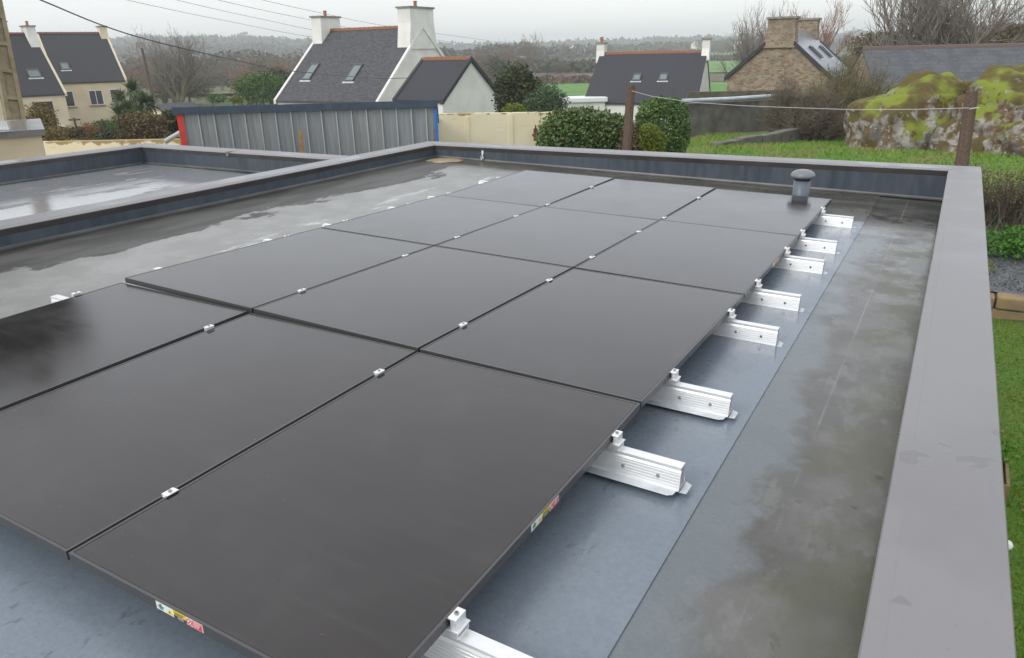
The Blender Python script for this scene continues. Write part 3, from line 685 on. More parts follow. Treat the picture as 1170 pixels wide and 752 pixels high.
house('brown rubble stone cottage with a broad chimney at its gable peak', 'stone_cottage', gD, -2.2, M_STONE, M_ZINC,
      skyl=((.35, .5, .5, .9), (.75, .5, .5, .9)), chim=((.27, .7, 1.35, 0, .5, M_STONE, 0, .12), (6.0, .55, 1.1, 0, .55, M_STONE, 0, .1)), ridge=False, verge=True, vm=M_SLATE, vcut=.26)
# E: long slate roof behind the boulders
_e = NT('slate_rows'); cs = _e.op('PINGPONG', _e.Z, .09); row = _e.ramp(cs, .0, .022, 1, 0)
vn = _e.noise(1.6, 4); vs = _e.noise(22, 2, (.5, .5, 3)); col = _e.mix(_e.ramp(vn, .4, .6), (.065, .07, .08), (.09, .095, .105)); col = _e.mix(_e.ramp(vs, .6, .68, 0, .6), col, (.26, .28, .3)); col = _e.mix(_e.op('MULTIPLY', row, .55), col, (.045, .045, .05))
M_ROWS = _e.fin(col, .7)
RLE = at(985, 55, 36); gE = (RLE, gC[1] * 1, gC[2] * 1, 15, 3.6, 2.4)
eE = Vector((math.cos(_ra - .12), math.sin(_ra - .12), 0)); gE = (RLE, eE, Vector((eE.y, -eE.x, 0)), 15, 3.6, 2.4)
house('long low building under a grey slate roof behind the mossy boulders', 'long_barn', gE, -2.3, M_STONE, M_ROWS, ridge=mat('ridge_brown', (.12, .085, .07), .85), verge=False, cat='building')
# white flat-roofed outhouse by house C
q0 = at(646, 122, 48); ob = empty('outhouse', (q0.x, q0.y, -4.6), 'small white flat-roofed outhouse left of the wide slate-roofed house', 'building', rot=(0, 0, _ra + .1))
z = at(650, 112, 48).z + 4.6
mb = MB(); mb.box(0, 2.6, 0, 2, 0, z - .3); mb.build('wall', M_WHITE, ob); mb = MB(); mb.box(-.15, 2.75, -.15, 2.15, z - .3 + .003, z); mb.build('roof', M_UPVC, ob, bevel=.05)
# small slate-roofed shed behind the palm
gS = (at(176, 119, 46), gF[1], gF[2], 2.6, 1.3, .6)
house('small slate-roofed shed between the palm and the metal shed', 'garden_shed', gS, -3.9, M_CREAM, M_SLATE2, ridge=False, verge=False, cat='shed')
gN = (at(572, 78, 190), gF[1], gF[2], 12, 4, 2)
# far pale houses
for i, (px, py, D, L_, lb) in enumerate(((585, 68, 260, 12, 'faint grey-roofed farmhouse beyond the dark round evergreen'), (655, 54, 420, 7, 'tiny white house at the edge of the far pale field'), (845, 49, 480, 12, 'pale house on the far skyline left of the stone cottage'), (795, 49, 500, 14, 'second faint house on the far skyline, above the white chimney'), (205, 60, 420, 9, 'white house on the hazy wooded hill above the brown trees'), (255, 62, 480, 10, 'pale house on the hazy hill above the metal shed'), (560, 74, 210, 14, 'low pale-roofed barn beyond the white gable end'))):
    g_ = (at(px, py - 3, D), gF[1], gF[2], L_, 3.5, 2.4); zb_ = g_[0].z - 5.4
    house(lb, 'far_house', g_, zb_, M_WHITE, M_ZINC if i in (0, 6) else M_SLATE, ridge=False, verge=False)

# ================================================================ METAL SHED
TL, TR = at(205, 121, 14.2), at(497, 115.5, 14.6); zt = (TL.z + TR.z) / 2
ax = Vector((TR.x - TL.x, TR.y - TL.y, 0)); SL = ax.length; sa = math.atan2(ax.y, ax.x)
sh = empty('metal_shed', (TL.x, TL.y, -2.8), 'grey ribbed metal shed with dark blue roof edge behind the lower roof', 'shed', rot=(0, 0, sa))
hz = zt + 2.8
_m = NT('galvanised_sheet'); st = _m.noise(3, 4, (6, 6, .3), .6); bl = _m.noise(1.2, 4)
_pn = _m.op('FLOOR', _m.op('DIVIDE', _m.X, .29)); wn_ = _m.N.new('ShaderNodeTexWhiteNoise'); wn_.noise_dimensions = '1D'; _m.L.new(_pn, wn_.inputs['W'])
col = _m.mix(_m.ramp(st, .35, .65), (.27, .285, .295), (.36, .375, .385)); col = _m.mix(_m.op('MULTIPLY', wn_.outputs[0], .5), col, (.25, .28, .33)); col = _m.mix(_m.ramp(bl, .58, .7, 0, .35), col, (.34, .36, .33))
_x = _m.op('FLOORED_MODULO', _m.X, .29); _l = _m.op('MULTIPLY', _m.ramp(_x, .02, .026), _m.ramp(_x, .05, .054, 1, 0)); col = _m.mix(_m.op('MULTIPLY', _l, .7), col, (.55, .57, .58))  # raised ribs painted paler, standing in for the light they catch
M_GALV = _m.fin(col, .42); _m.b.inputs['Metallic'].default_value = .35
M_NAVY = mat('navy_trim', (.045, .07, .105), .4, var=.15, scale=6); M_RED = mat('red_trim', (.62, .045, .03), .5, var=.15, scale=5); M_BLUE = mat('blue_trim', (.03, .16, .5), .5)
mb = MB(); x = 0; pr_ = [(0, 0)]
P_ = .29
while x < SL:
    pr_ += [(x + .02, 0), (x + .026, -.05), (x + .05, -.05), (x + .06, 0), (x + P_ * .5, 0), (x + P_ * .52, -.006), (x + P_ * .56, -.006), (x + P_ * .58, 0)]; x += P_
pr_ = [q for q in pr_ if q[0] < SL] + [(SL, 0)]
mb.grid([[(a, b, 0) for a, b in pr_], [(a, b, hz - .1) for a, b in pr_]])
mb.grid([[(SL, 0, 0), (SL, 3, 0)], [(SL, 0, hz - .1), (SL, 3, hz - .84)]]); mb.grid([[(0, 3, 0), (0, 0, 0)], [(0, 3, hz - .84), (0, 0, hz - .1)]]); mb.grid([[(SL, 3, 0), (0, 3, 0)], [(SL, 3, hz - .84), (0, 3, hz - .84)]])
mb.build('cladding', M_GALV, sh)
mb = MB(); mb.hexa([(-.12, -.0895, hz - .1), (SL + .05, -.0895, hz - .1), (SL + .05, 3.05, hz - .85), (-.12, 3.05, hz - .85), (-.12, -.0895, hz - .005), (SL + .05, -.0895, hz - .005), (SL + .05, 3.05, hz - .75), (-.12, 3.05, hz - .75)]); mb.box(-.12, SL + .05, -.1, -.0903, hz - .135, hz + .0); mb.build('roof', M_NAVY, sh)
mb = MB(); mb.box(-.07, .05, -.055, -.034, 0, hz - .14); mb.build('corner_trim', M_RED, sh)
mb = MB(); mb.box(SL - .03, SL + .035, -.055, -.034, 0, hz - .14); mb.build('corner_trim', M_BLUE, sh)
mb = MB(); mb.box(SL - .055, SL - .032, -.05, -.036, 0, hz - .55); mb.build('rusty_strip', mat('rust', (.3, .14, .05), .9, var=.3, scale=9), sh)
q1 = at(343, 150, 13.9); mb = MB(); mb.box(-.035, .035, -.015, .015, -1.6, 0); mb.tube([(0, 0, -.0), (.01, 0, .03)], .02, 6)
tag(mb.build('wooden_stake', mat('stake_wood', (.36, .23, .09), .85, var=.2, scale=9), loc=q1, rot=(0, .03, sa)), 'yellowish wooden stake standing against the ribbed metal shed', 'stake')
mb = MB(); a, b = at(190, 161, 16.2), at(208, 150.5, 15.6); mb.tube([a, b], .05, 10); tag(mb.build('pipe', mat('pipe_grey', (.5, .52, .55), .35)), 'pale grey pipe slanting over the cream wall beside the red trim', 'pipe')
# ================================================================ CREAM WALLS, FLAT BEIGE BUILDING
M_CREAMW = NT('cream_paint'); pe = M_CREAMW.noise(2.2, 5, rough=.65); up_ = M_CREAMW.ramp(M_CREAMW.op('ADD', M_CREAMW.Z, M_CREAMW.op('MULTIPLY', pe, .5)), .2, .24)
cc = M_CREAMW.noise(1, 4); hr_ = M_CREAMW.noise(3, 4, (.5, .5, 12))
_c = M_CREAMW.mix(M_CREAMW.ramp(cc, .4, .6), (.84, .74, .5), (.88, .79, .58)); _c = M_CREAMW.mix(M_CREAMW.ramp(hr_, .66, .7, 0, .5), _c, (.4, .33, .2)); _c = M_CREAMW.mix(up_, _c, (.4, .3, .14))
M_CREAMW = M_CREAMW.fin(_c, .85)
def wall(name, a, b, th, zt_, zb_, m_, lab, cap=None, cat='wall', seams=0):
    a = Vector(a); b = Vector(b); d = Vector((b.x - a.x, b.y - a.y, 0)); L_ = d.length
    root = empty(name, (a.x, a.y, zt_), lab, cat, rot=(0, 0, math.atan2(d.y, d.x)))
    dz = b.z - a.z; q = MB(); q.hexa([(0, 0, zb_ - zt_), (L_, 0, zb_ - zt_), (L_, th, zb_ - zt_), (0, th, zb_ - zt_), (0, 0, 0), (L_, 0, dz), (L_, th, dz), (0, th, 0)])
    for i in range(seams): x = L_ * (i + .7) / (seams + .4); q.box(x - .05, x + .05, -.025, -.001, zb_ - zt_, min(0, dz) - .01)
    q.build('wall_body', m_, root)
    if cap:
        q = MB(); q.hexa([(-.03, -.04, .003), (L_ + .03, -.04, dz + .003), (L_ + .03, th + .04, dz + .003), (-.03, th + .04, .003), (-.03, -.04, .06), (L_ + .03, -.04, dz + .06), (L_ + .03, th + .04, dz + .06), (-.03, th + .04, .06)]); q.build('coping', cap, root)
    return root
a = at(496, 130.5, 16.6); b = at(617, 128.5, 17.4)
cw = wall('garden_wall', a, b, .2, a.z, -2.8, M_CREAMW, 'cream painted garden wall with peeling top right of the metal shed', seams=2)
a = at(617.5, 129, 17.45); b = at(655, 127, 17.7); wall('garden_wall', a, b, .2, a.z, -2.8, M_CREAMW, 'short cream wall end behind the dark glossy hedge')
a = at(612, 153, 17.3); mb = MB(); mb.box(-.05, .05, -.03, 0, -.16, .12); mb.tube([(0, -.03, .12), (0, -.06, .16), (0, -.03, .19)], .02, 6); mb.box(-.08, -.05, -.025, 0, -.06, 0)
tag(mb.build('gate_latch', mat('rusty_latch', (.16, .075, .045), .9, var=.3, scale=12), loc=a, rot=(0, 0, _ra)), 'rusty brown latch box hanging on the cream wall beside the hedge', 'latch')
a = at(40, 162.5, 17.6); b = at(216, 159, 17.); wall('garden_wall', a, b, .2, a.z, -3.2, M_CREAMW, 'low cream garden wall left of the metal shed, behind the lower roof')
q1 = at(46, 149, 13.2); bb = empty('flat_roof_annex', (q1.x, q1.y, -2.8), 'beige flat-roofed annex with grey roof edge at the far left', 'building', rot=(0, 0, _ra + .56)); zz = q1.z + 2.8
mb = MB(); mb.box(-5, 0, 0, 3, 0, zz - .09); mb.build('wall', mat('beige_render', (.68, .58, .42), .85, var=.07, scale=1.4, bump=.1, bscale=40), bb)
mb = MB(); mb.box(-5.1, .07, -.07, 3.07, zz - .09 + .002, zz + .02); mb.build('roof_edge', M_COPE, bb); mb = MB(); mb.box(-4.8, -.2, .2, 2.8, zz + .022, zz + .03); mb.build('roof_membrane', MEM_2, bb)

# block wall, dark wall behind, plastic pipe, kerb
M_BLOCK = mat('stained_block', (.17, .155, .135), .9, col2=(.09, .085, .075), scale=2.2, bump=.3)
a = at(781, 119, 27.5); b = at(925, 112.5, 30.5); wall('block_wall', a, b, .22, a.z, -2.2, M_BLOCK, 'stained grey block wall right of the round bush, below the slate house')
a = at(786, 105.5, 35); b = at(905, 103, 35.5); wall('field_wall', a, b, .3, a.z, -3, mat('olive_wall', (.1, .09, .055), .9, var=.3, scale=3), 'dark olive wall running behind the block wall to the stone cottage')
a = at(779, 115.5, 27.3); b = at(886, 109.6, 29.5); mb = MB(); mb.tube([a, a.lerp(b, .5) + Vector((0, 0, -.02)), b], .075, 8); tag(mb.build('plastic_pipe', mat('plastic_pale', (.45, .5, .56), .3, var=.2, scale=2)), 'long pale plastic pipe lying along the top of the block wall', 'pipe')
mb = MB(); a, b = atz(822, 169, -1.43), atz(934, 151, -1.5); n_ = 5
kb = empty('stone_kerb', (a.x, a.y, -1.5), 'low concrete edging strip crossing the grass behind the far parapet', 'kerb')
for i in range(n_):
    p0 = a.lerp(b, i / n_ + .004) - Vector((a.x, a.y, -1.5)); p1 = a.lerp(b, (i + 1) / n_ - .004) - Vector((a.x, a.y, -1.5)); mb = MB(); mb.prism(p0, p1, .34, -.3, .2 + .03 * (i % 2)); mb.build('kerb_stone', M_BLOCK, kb, bevel=.02)
# ================================================================ FENCE POSTS AND WIRE
def post(a, b, r_, lab, gq=None):
    d = (a - b).normalized(); q = MB(); pts = [b - d * .9, b, b.lerp(a, .5), a - d * .01, a]
    q.tube([p - b for p in pts], [r_ * 1.05, r_ * 1.05, r_ * 1.0, r_ * .95, r_ * .8], 10); o = q.build('fence_post', M_WOOD, smooth=False, loc=b)
    return tag(o, lab, 'post', 'weathered wooden fence posts')
postR = (at(1111, 105, 10.2), at(1097, 200, 10.3)); post(*postR, .082, 'brown wooden post in front of the mossy boulders')
postL = (at(721, 98, 13), at(715, 185, 13.1)); post(*postL, .078, 'brown wooden post standing before the dark glossy hedge')
mb = MB(); a = at(722, 104, 12.9); b = at(1107, 123.5, 10.1); pts = []
for (px, py) in ((722, 104), (744, 110), (790, 117), (850, 121), (900, 123), (975, 125.5), (1050, 125), (1107, 123.5)):
    t = (px - 722) / 385; pts.append(at(px, py, 12.9 + (10.1 - 12.9) * t))
mb.tube(pts, .0045, 5); mb.tube([at(1119, 123, 10.1) + Vector((0, 0, 0)), at(1108, 124.5, 10.05)], .009, 5)
tag(mb.build('fence_wire', mat('wire_grey', (.5, .5, .48), .5)), 'thin pale wire strung between the two wooden posts', 'wire')

# ================================================================ BOULDERS
_b = NT('lichen_rock'); geo_ = _b.N.new('ShaderNodeNewGeometry'); sn = _b.N.new('ShaderNodeSeparateXYZ'); _b.L.new(geo_.outputs['Normal'], sn.inputs[0])
n1 = _b.noise(1.3, 7, rough=.62); n2 = _b.noise(2.7, 6, rough=.6, loc=(4, 4, 4)); n3 = _b.noise(9, 4)
col = _b.mix(_b.ramp(n1, .4, .58), (.1, .09, .08), (.34, .32, .29)); col = _b.mix(_b.ramp(n2, .43, .56), col, (.12, .075, .028))
col = _b.mix(_b.ramp(n3, .6, .66, 0, .8), col, (.4, .38, .34))
mossf = _b.op('ADD', _b.op('ADD', _b.op('MULTIPLY', sn.outputs[2], .2), _b.op('MULTIPLY', _b.Z, .1)), _b.op('MULTIPLY', _b.noise(1.4, 6, rough=.62, loc=(1, 6, 2)), 1.1))
mossf = _b.op('ADD', mossf, _b.op('MULTIPLY', n3, .45)); mo = _b.ramp(mossf, .92, .98); col = _b.mix(mo, col, _b.mix(_b.ramp(_b.noise(1.1, 5, loc=(9, 0, 0)), .46, .6), (.1, .078, .018), (.19, .23, .022)))
M_ROCK = _b.fin(col, .9, n1, .8, .12)
def rock(name, c, rx, ry, rz, seed, lab, sub=6, rot=0, m_=None, amp=.3, cat='boulder'):
    bm = bmesh.new(); bmesh.ops.create_icosphere(bm, subdivisions=sub, radius=1)
    for v in bm.verts:
        d = v.co.normalized(); k = 1 + amp * noise.noise(d * 1.2 + Vector((seed, 0, 0))) + amp * .45 * noise.noise(d * 3.1 + Vector((0, seed, 0))) + amp * .16 * noise.noise(d * 7 + Vector((seed, seed, 0))) + amp * .04 * noise.noise(d * 18) - amp * .25 * abs(noise.noise(d * 2.2 + Vector((0, 0, seed))))
        d = Vector([math.copysign(abs(q) ** .82, q) for q in d]); v.co = Vector((d.x * rx, d.y * ry, d.z * rz)) * k
    me = bpy.data.meshes.new(name); bm.to_mesh(me); bm.free(); me.materials.append(m_ or M_ROCK); me.polygons.foreach_set('use_smooth', [True] * len(me.polygons))
    o = bpy.data.objects.new(name, me); C.objects.link(o); o.location = c; o.rotation_euler = (0, 0, rot); return tag(o, lab, cat)
p = at(1058, 150, 22.5); rock('boulder', (p.x, p.y, -1.55), 2.15, 1.4, 2.0, 3.3, 'large rounded boulder covered in yellow-green moss, left of the post', rot=_ra)
p = at(1152, 150, 21.3); rock('boulder', (p.x, p.y, -1.5), 2.0, 1.5, 2.1, 8.1, 'grey lichen-streaked boulder behind the post, cut by the photo edge', rot=_ra + .3)
p = at(1185, 168, 19.5); rock('boulder', (p.x, p.y, -1.5), 1.2, .9, .85, 5.7, 'low grey boulder at the foot of the lichen-streaked one', rot=_ra)
p = at(1090, 172, 20.3); rock('small_rock', (p.x, p.y, -1.45), .32, .25, .22, 2.2, 'small pale rock in the grass at the foot of the mossy boulder', sub=3, rot=_ra, cat='rock')
p = at(764, 168, 16.2); rock('small_rock', (p.x, p.y, at(764, 170, 16.2).z - .05), .4, .3, .2, 6.2, 'pale mossy rock between the round bush and the grass', sub=4, rot=_ra, cat='rock')

# ================================================================ HEDGES AND SHRUBS NEAR THE ROOF
def shrub(name, px, py, D, rx, ry, rz, n, size, m_, lab, cat='shrub', boxy=0, shell=.5, parts=1, stem=True, asp=.5, lump=1.):
    """py = crown centre"""
    rnd = random.Random(px * 7 + py); c = at(px, py, D); g0 = H(c.x, c.y)
    root = empty(name, (c.x, c.y, g0), lab, cat, rot=(0, 0, _ra))
    q = MB(); leaves(q, (0, 0, c.z - g0), rx, ry, rz, int(n * 1.6), size * 1.15, rnd, shell, boxy=boxy, asp=asp * 1.3, lump=lump)
    q.build('foliage', m_, root)
    if stem:
        q = MB()
        for k in range(7):
            a = rnd.uniform(0, 6.28); e = Vector((math.cos(a) * rx * .6, math.sin(a) * ry * .6, c.z - g0 + rnd.uniform(-.2, .4) * rz)); q.tube([Vector((rnd.uniform(-.1, .1), rnd.uniform(-.1, .1), -.1)), e * .5 + Vector((0, 0, .1)), e], [.04, .025, .01], 5)
        q.build('stems', M_BARK, root)
    return root
L_PH = leafmat('hedge_leaf', (.055, .12, .025), (.13, .21, .07), (.22, .15, .08), 4, .35)
L_DK = leafmat('holly_leaf', (.045, .11, .022), (.12, .2, .05), (.17, .2, .07), 4, .4)
L_YG = leafmat('golden_leaf', (.16, .2, .02), (.12, .17, .02), (.22, .24, .04), 6, .5)
L_EV = leafmat('evergreen_leaf', (.035, .05, .02), (.075, .085, .035), None, 2, .6)
L_GY = leafmat('greygreen_leaf', (.06, .1, .045), (.1, .15, .075), None, 3, .6)
L_BR = leafmat('brown_leaf', (.12, .085, .045), (.17, .13, .06), (.09, .1, .04), 2, .8)
L_GD = leafmat('dry_leaf', (.24, .17, .06), (.16, .14, .05), (.1, .08, .04), 3, .8)
L_OR = leafmat('rust_leaf', (.3, .14, .05), (.22, .12, .05), None, 3, .8)
L_GR = leafmat('green_leaf', (.06, .14, .025), (.1, .19, .03), (.05, .09, .02), 4, .5)
shrub('glossy_hedge', 660, 159, 14.6, .78, .6, .6, 8200, .062, L_PH, 'dark glossy-leaved hedge shrub with reddish tips behind the far parapet', 'hedge', .15, lump=.35)
shrub('glossy_hedge', 697, 163, 14.8, .5, .55, .56, 5000, .062, L_PH, 'dark glossy hedge shrub directly left of the brown post', 'hedge', .15, lump=.4)
shrub('clipped_bush', 756, 149, 15.6, .58, .52, .68, 9000, .045, L_DK, 'clipped dark green bush, tallest one right of the brown post', 'shrub', .3, lump=.25)
shrub('golden_conifer', 742, 165, 13.9, .28, .28, .36, 3000, .035, L_YG, 'small yellow-green conifer at the foot of the clipped bush', 'shrub', 0, .6)
shrub('dry_shrub', 722, 165, 13.9, .22, .2, .4, 700, .05, L_BR, 'withered brown shrub between the post and the yellow-green conifer', 'shrub')
shrub('evergreen_tree', 591, 108, 32, 1.0, 1.0, 1.15, 5200, .12, L_EV, 'dark round evergreen between the white gable and the slate house', 'tree', 0, .45)
shrub('grey_shrub', 625, 122, 27, .75, .7, .75, 3600, .1, L_GY, 'grey-green bushy shrub rising over the cream wall', 'shrub', 0, .4, asp=.25)
shrub('lime_shrub', 588, 125, 26, .42, .3, .18, 700, .06, L_YG, 'flat lime-green shrub below the dark round evergreen', 'shrub')
# palm-like cordyline
pc = at(157, 150, 31); g0 = H(pc.x, pc.y); pr = empty('palm_tree', (pc.x, pc.y, g0), 'many-headed spiky palm in front of the long cream house', 'tree')
M_PALM = leafmat('palm_blade', (.1, .15, .07), (.16, .21, .1), (.2, .19, .1), 2, .5)
tr = MB(); hd = []
for (px, py, D) in ((152, 103, 31), (138, 115, 31.3), (163, 117, 30.7), (148, 126, 31), (172, 121, 31.2), (157, 132, 30.5), (136, 131, 30.8)):
    e = at(px, py, D) - pc; e.z = at(px, py, D).z - g0; hd.append(e); tr.tube([Vector((R.uniform(-.1, .1), R.uniform(-.1, .1), 0)), Vector((e.x * .5, e.y * .5, e.z * .5)), e], [.11, .08, .06], 6)
tr.build('trunk', M_BARK, pr)
for e in hd:
    q = MB()
    for k in range(190):
        a = R.uniform(0, 6.28); el = R.uniform(-.7, 1.4); d = Vector((math.cos(a) * math.cos(el), math.sin(a) * math.cos(el), math.sin(el))); ln = R.uniform(.42, .68)
        s_ = d.cross(Vector((0, 0, 1))).normalized() * .03; m1 = e + d * ln * .6; m3 = e + d * ln - Vector((0, 0, .12 * R.random()))
        q.face([e - s_ * .6, m1 - s_, m1 + s_, e + s_ * .6]); q.face([m1 - s_, m3, m1 + s_])
    q.build('frond_head', M_PALM, pr)
shrub('brown_shrub', 163, 148, 29, .95, .8, .62, 3600, .09, L_BR, 'wide brown-green shrub at the foot of the palm', 'shrub', .3)
shrub('brown_shrub', 196, 143, 30, .4, .4, .6, 1300, .09, L_EV, 'dull green shrub between the small shed and the red trim', 'shrub')
shrub('green_shrub', 186, 140, 33, .45, .4, .35, 900, .08, L_GR, 'bright green shrub right of the palm foot', 'shrub')
shrub('low_hedge', 130, 147, 39, 1.1, .5, .42, 2200, .09, L_GR, 'low green hedge in front of the long cream house', 'hedge', .6)
shrub('golden_shrub', 47, 142, 27, .62, .5, .75, 2300, .07, L_GD, 'dry golden shrub in front of the garage opening', 'shrub', 0, .3)
shrub('golden_shrub', 62, 158, 25, .5, .4, .35, 1100, .06, L_GD, 'low dry golden shrub right of the beige annex', 'shrub', 0, .3)
shrub('rust_shrub', 101, 152, 33, .45, .4, .42, 1300, .06, L_OR, 'rust-coloured shrub left of the wooden cross post', 'shrub', 0, .3)
shrub('pale_shrub', 84, 152, 30, .6, .5, .22, 900, .07, L_BR, 'low brown planting in front of the cream corner', 'shrub', 0, .3)
shrub('pale_shrub', 126, 156, 30, .7, .5, .25, 1100, .07, L_EV, 'low dull planting left of the parked car roof', 'shrub', 0, .3)
for (px, py, D, lb) in ((85, 137, 34, 'left of the two small wooden cross posts'), (117, 139, 31, 'right of the two small wooden cross posts')):
    p = at(px, py, D); h_ = p.z - H(p.x, p.y); q = MB(); q.tube([(0, 0, -h_), (0, 0, .1)], .045, 6); q.tube([(-.26, 0, 0), (.26, 0, .01)], .04, 6)
    tag(q.build('cross_post', M_WOOD, loc=p, rot=(0, 0, _ra)), lb, 'post', 'small wooden cross posts')
# car behind the low wall
p = at(137, 160, 36); cg = H(p.x, p.y) + .35; car = empty('parked_car', (p.x, p.y, p.z - 1.12), 'pale car parked behind the low cream wall, only its roof showing', 'car', rot=(0, 0, _ra + .5))
M_CARP = mat('car_paint', (.6, .58, .48), .2)
q = MB(); pf = [(-1.9, .35), (-1.95, .75), (-1.7, .85), (-1.35, 1.33), (-1.0, 1.42), (.3, 1.42), (.7, 1.33), (1.15, .9), (1.9, .78), (2.0, .55), (2.0, .35)]
rows = []
for yy, sc_ in ((-.82, .0), (-.8, .0), (.8, .0), (.82, 0)): rows.append([(x, yy * (.84 if z > 1.2 else 1), z * (1 if abs(yy) < .81 else .995)) for x, z in pf])
q.grid(rows, close=True); q.face(rows[0]); q.face(rows[-1][::-1]); q.build('body', M_CARP, car, bevel=.04)
q = MB(); q.hexa([(-1.62, -.62, .93), (-1.62, .62, .93), (-1.36, .58, 1.3), (-1.36, -.58, 1.3), (-1.66, -.62, .93), (-1.66, .62, .93), (-1.4, .58, 1.3), (-1.4, -.58, 1.3)]); q.build('rear_window', M_PANE, car)
q = MB(); q.hexa([(-1.0, -.84, .92), (.85, -.84, .92), (.55, -.72, 1.3), (-.95, -.72, 1.3), (-1.0, -.86, .92), (.85, -.86, .92), (.55, -.74, 1.3), (-.95, -.74, 1.3)]); q.build('side_window', M_PANE, car)
for x in (-1.25, 1.25):
    for y in (-.76, .76): q = MB(); q.tube([(x, y - .1, .32), (x, y + .1, .32)], .32, 16); q.build('wheel', M_DARK, car)

# ================================================================ GARDEN STRIP ON THE RIGHT
rw = empty('retaining_wall', (1.1, 12.06, -2.6), 'low wall of brown stone blocks between the lawn and the gravel bed', 'wall'); M_SB = mat('tan_stone', (.34, .23, .11), .85, col2=(.23, .17, .1), scale=3, bump=.4)
rnd = random.Random(4); mb = MB(); mb.box(0, 7, .08, .24, 0, .3); mb.build('backing', mat('wall_mortar', (.08, .065, .05), .95), rw)
for row, (z0, z1) in enumerate(((-.02, .15), (.165, .35))):
    x = -.2 * row
    while x < 3.4:
        ln = rnd.uniform(.3, .55); q = MB(); q.box(x + .012, x + ln - .012, rnd.uniform(-.04, 0), .26, z0, z1 + rnd.uniform(-.02, .01)); o = q.build('stone', M_SB, rw, bevel=.025); x += ln
rnd = random.Random(9); q = MB()
for _ in range(2600):
    x, y = rnd.uniform(1.2, 3.4), rnd.uniform(12.36, 14.0); s = rnd.uniform(.012, .03); z = H(x, y) + .02
    a, b, c_ = (Vector((rnd.uniform(-1, 1), rnd.uniform(-1, 1), rnd.uniform(-.4, 1))) * s for _ in range(3)); o_ = Vector((x, y, z + s * .4)); q.face([o_ + a, o_ + b, o_ + c_]); q.face([o_ + a, o_ - b * .6, o_ + c_])
tag(q.build('gravel_chips', M_GRAV), 'grey slate chippings spread behind the low stone wall', 'gravel', kind='stuff')
def plant(x, y, rx, rz, n, size, m_, lab):
    q = MB(); leaves(q, (0, 0, rz * .55), rx, rx * .9, rz * .6, n, size, random.Random(int(x * 99 + y)), .2); root = empty('leafy_plant', (x, y, H(x, y)), lab, 'plant'); q.build('foliage', m_, root)
    q = MB()
    for k in range(6): a = k * 1.05; q.tube([(0, 0, -.02), (math.cos(a) * rx * .5, math.sin(a) * rx * .5, rz * .6)], .008, 4)
    q.build('stems', M_BARK2, root)
L_BG = leafmat('bright_leaf', (.05, .16, .02), (.09, .24, .03), (.04, .1, .02), 5, .45)
plant(1.5, 13.85, .36, .42, 900, .07, L_BG, 'leafy green clump under the brown hedge, next to the building corner')
plant(2.15, 14.0, .45, .48, 1300, .075, L_BG, 'leafy green clump under the brown hedge, touching the photo edge')
plant(2.85, 13.95, .4, .45, 1000, .075, L_BG, 'leafy green clump under the brown hedge, beyond the photo edge')
plant(1.7, 13.2, .16, .2, 220, .05, L_YG, 'small yellowish seedling clump on the grey gravel')
# brown beech-like hedge, leafless
rnd = random.Random(12); hb = empty('bare_hedge', (3.2, 15.6, -2.0), 'clipped brown leafless hedge right of the roof corner', 'hedge'); q = MB(); q2 = MB()
for _ in range(520):
    b0 = Vector((rnd.uniform(-2.3, 2.4), rnd.uniform(-.45, .45), 0)); e = Vector((b0.x + rnd.gauss(0, .2), rnd.uniform(-.55, .55), rnd.uniform(.7, 1.12)))
    m_ = b0.lerp(e, .5) + Vector((rnd.gauss(0, .06), rnd.gauss(0, .06), 0)); q.tube([b0, m_, e], [.013, .009, .004], 3, cap=False)
    for k in range(9):
        t = rnd.uniform(.3, 1); p0 = b0.lerp(e, t); dd_ = Vector((rnd.gauss(0, 1), rnd.gauss(0, 1), rnd.uniform(-.2, 1))).normalized() * rnd.uniform(.08, .2)
        p1 = p0 + dd_; p1.z = min(p1.z, 1.15); q2.tube([p0, p1], [.004, .002], 3, cap=False)
q.build('stems', M_BARK, hb); leaves(q2, (0, 0, .62), 2.4, .55, .56, 5200, .04, rnd, .4, boxy=.9); leaves(q2, (0, 0, .6), 2.4, .52, .52, 6000, .05, rnd, .3, boxy=.9); q2.build('twigs', leafmat('hedge_twig', (.075, .045, .03), (.12, .075, .05), (.045, .032, .025), 5, .9), hb)
# planter on the lawn
pb = empty('planter_box', (1.76, 6.62, -2.59), 'small wooden planter box with soil and a green plant on the lawn', 'planter'); q = MB()
q.box(-.3, .13, -.28, -.255, 0, .2); q.box(-.3, .13, .255, .28, 0, .2); q.box(.105, .13, -.2545, .2545, 0, .2); q.box(-.3, -.275, -.2545, .2545, 0, .2); q.build('box', mat('planter_wood', (.24, .18, .1), .8, var=.2, scale=9, stretch=(1, 4, 4)), pb)
q = MB(); q.box(-.27, .1, -.25, .25, .1, .15); q.build('soil', mat('soil', (.035, .025, .018), .95, var=.4, scale=40, bump=.6), pb)
q = MB(); leaves(q, (-.02, .2, .28), .16, .14, .14, 260, .06, rnd, .2); q.build('plant', L_BG, pb)
q = MB(); q.lathe((0, 0, 0), [(.0, .07), (.03, .06), (.045, .03), (.04, 0), (0, 0)], 10); tag(q.build('white_stone', M_UPVC, loc=(*atz(1150, 626, -2.585)[:2], -2.585), smooth=True), 'small white pebble lying on the lawn below the planter', 'pebble')
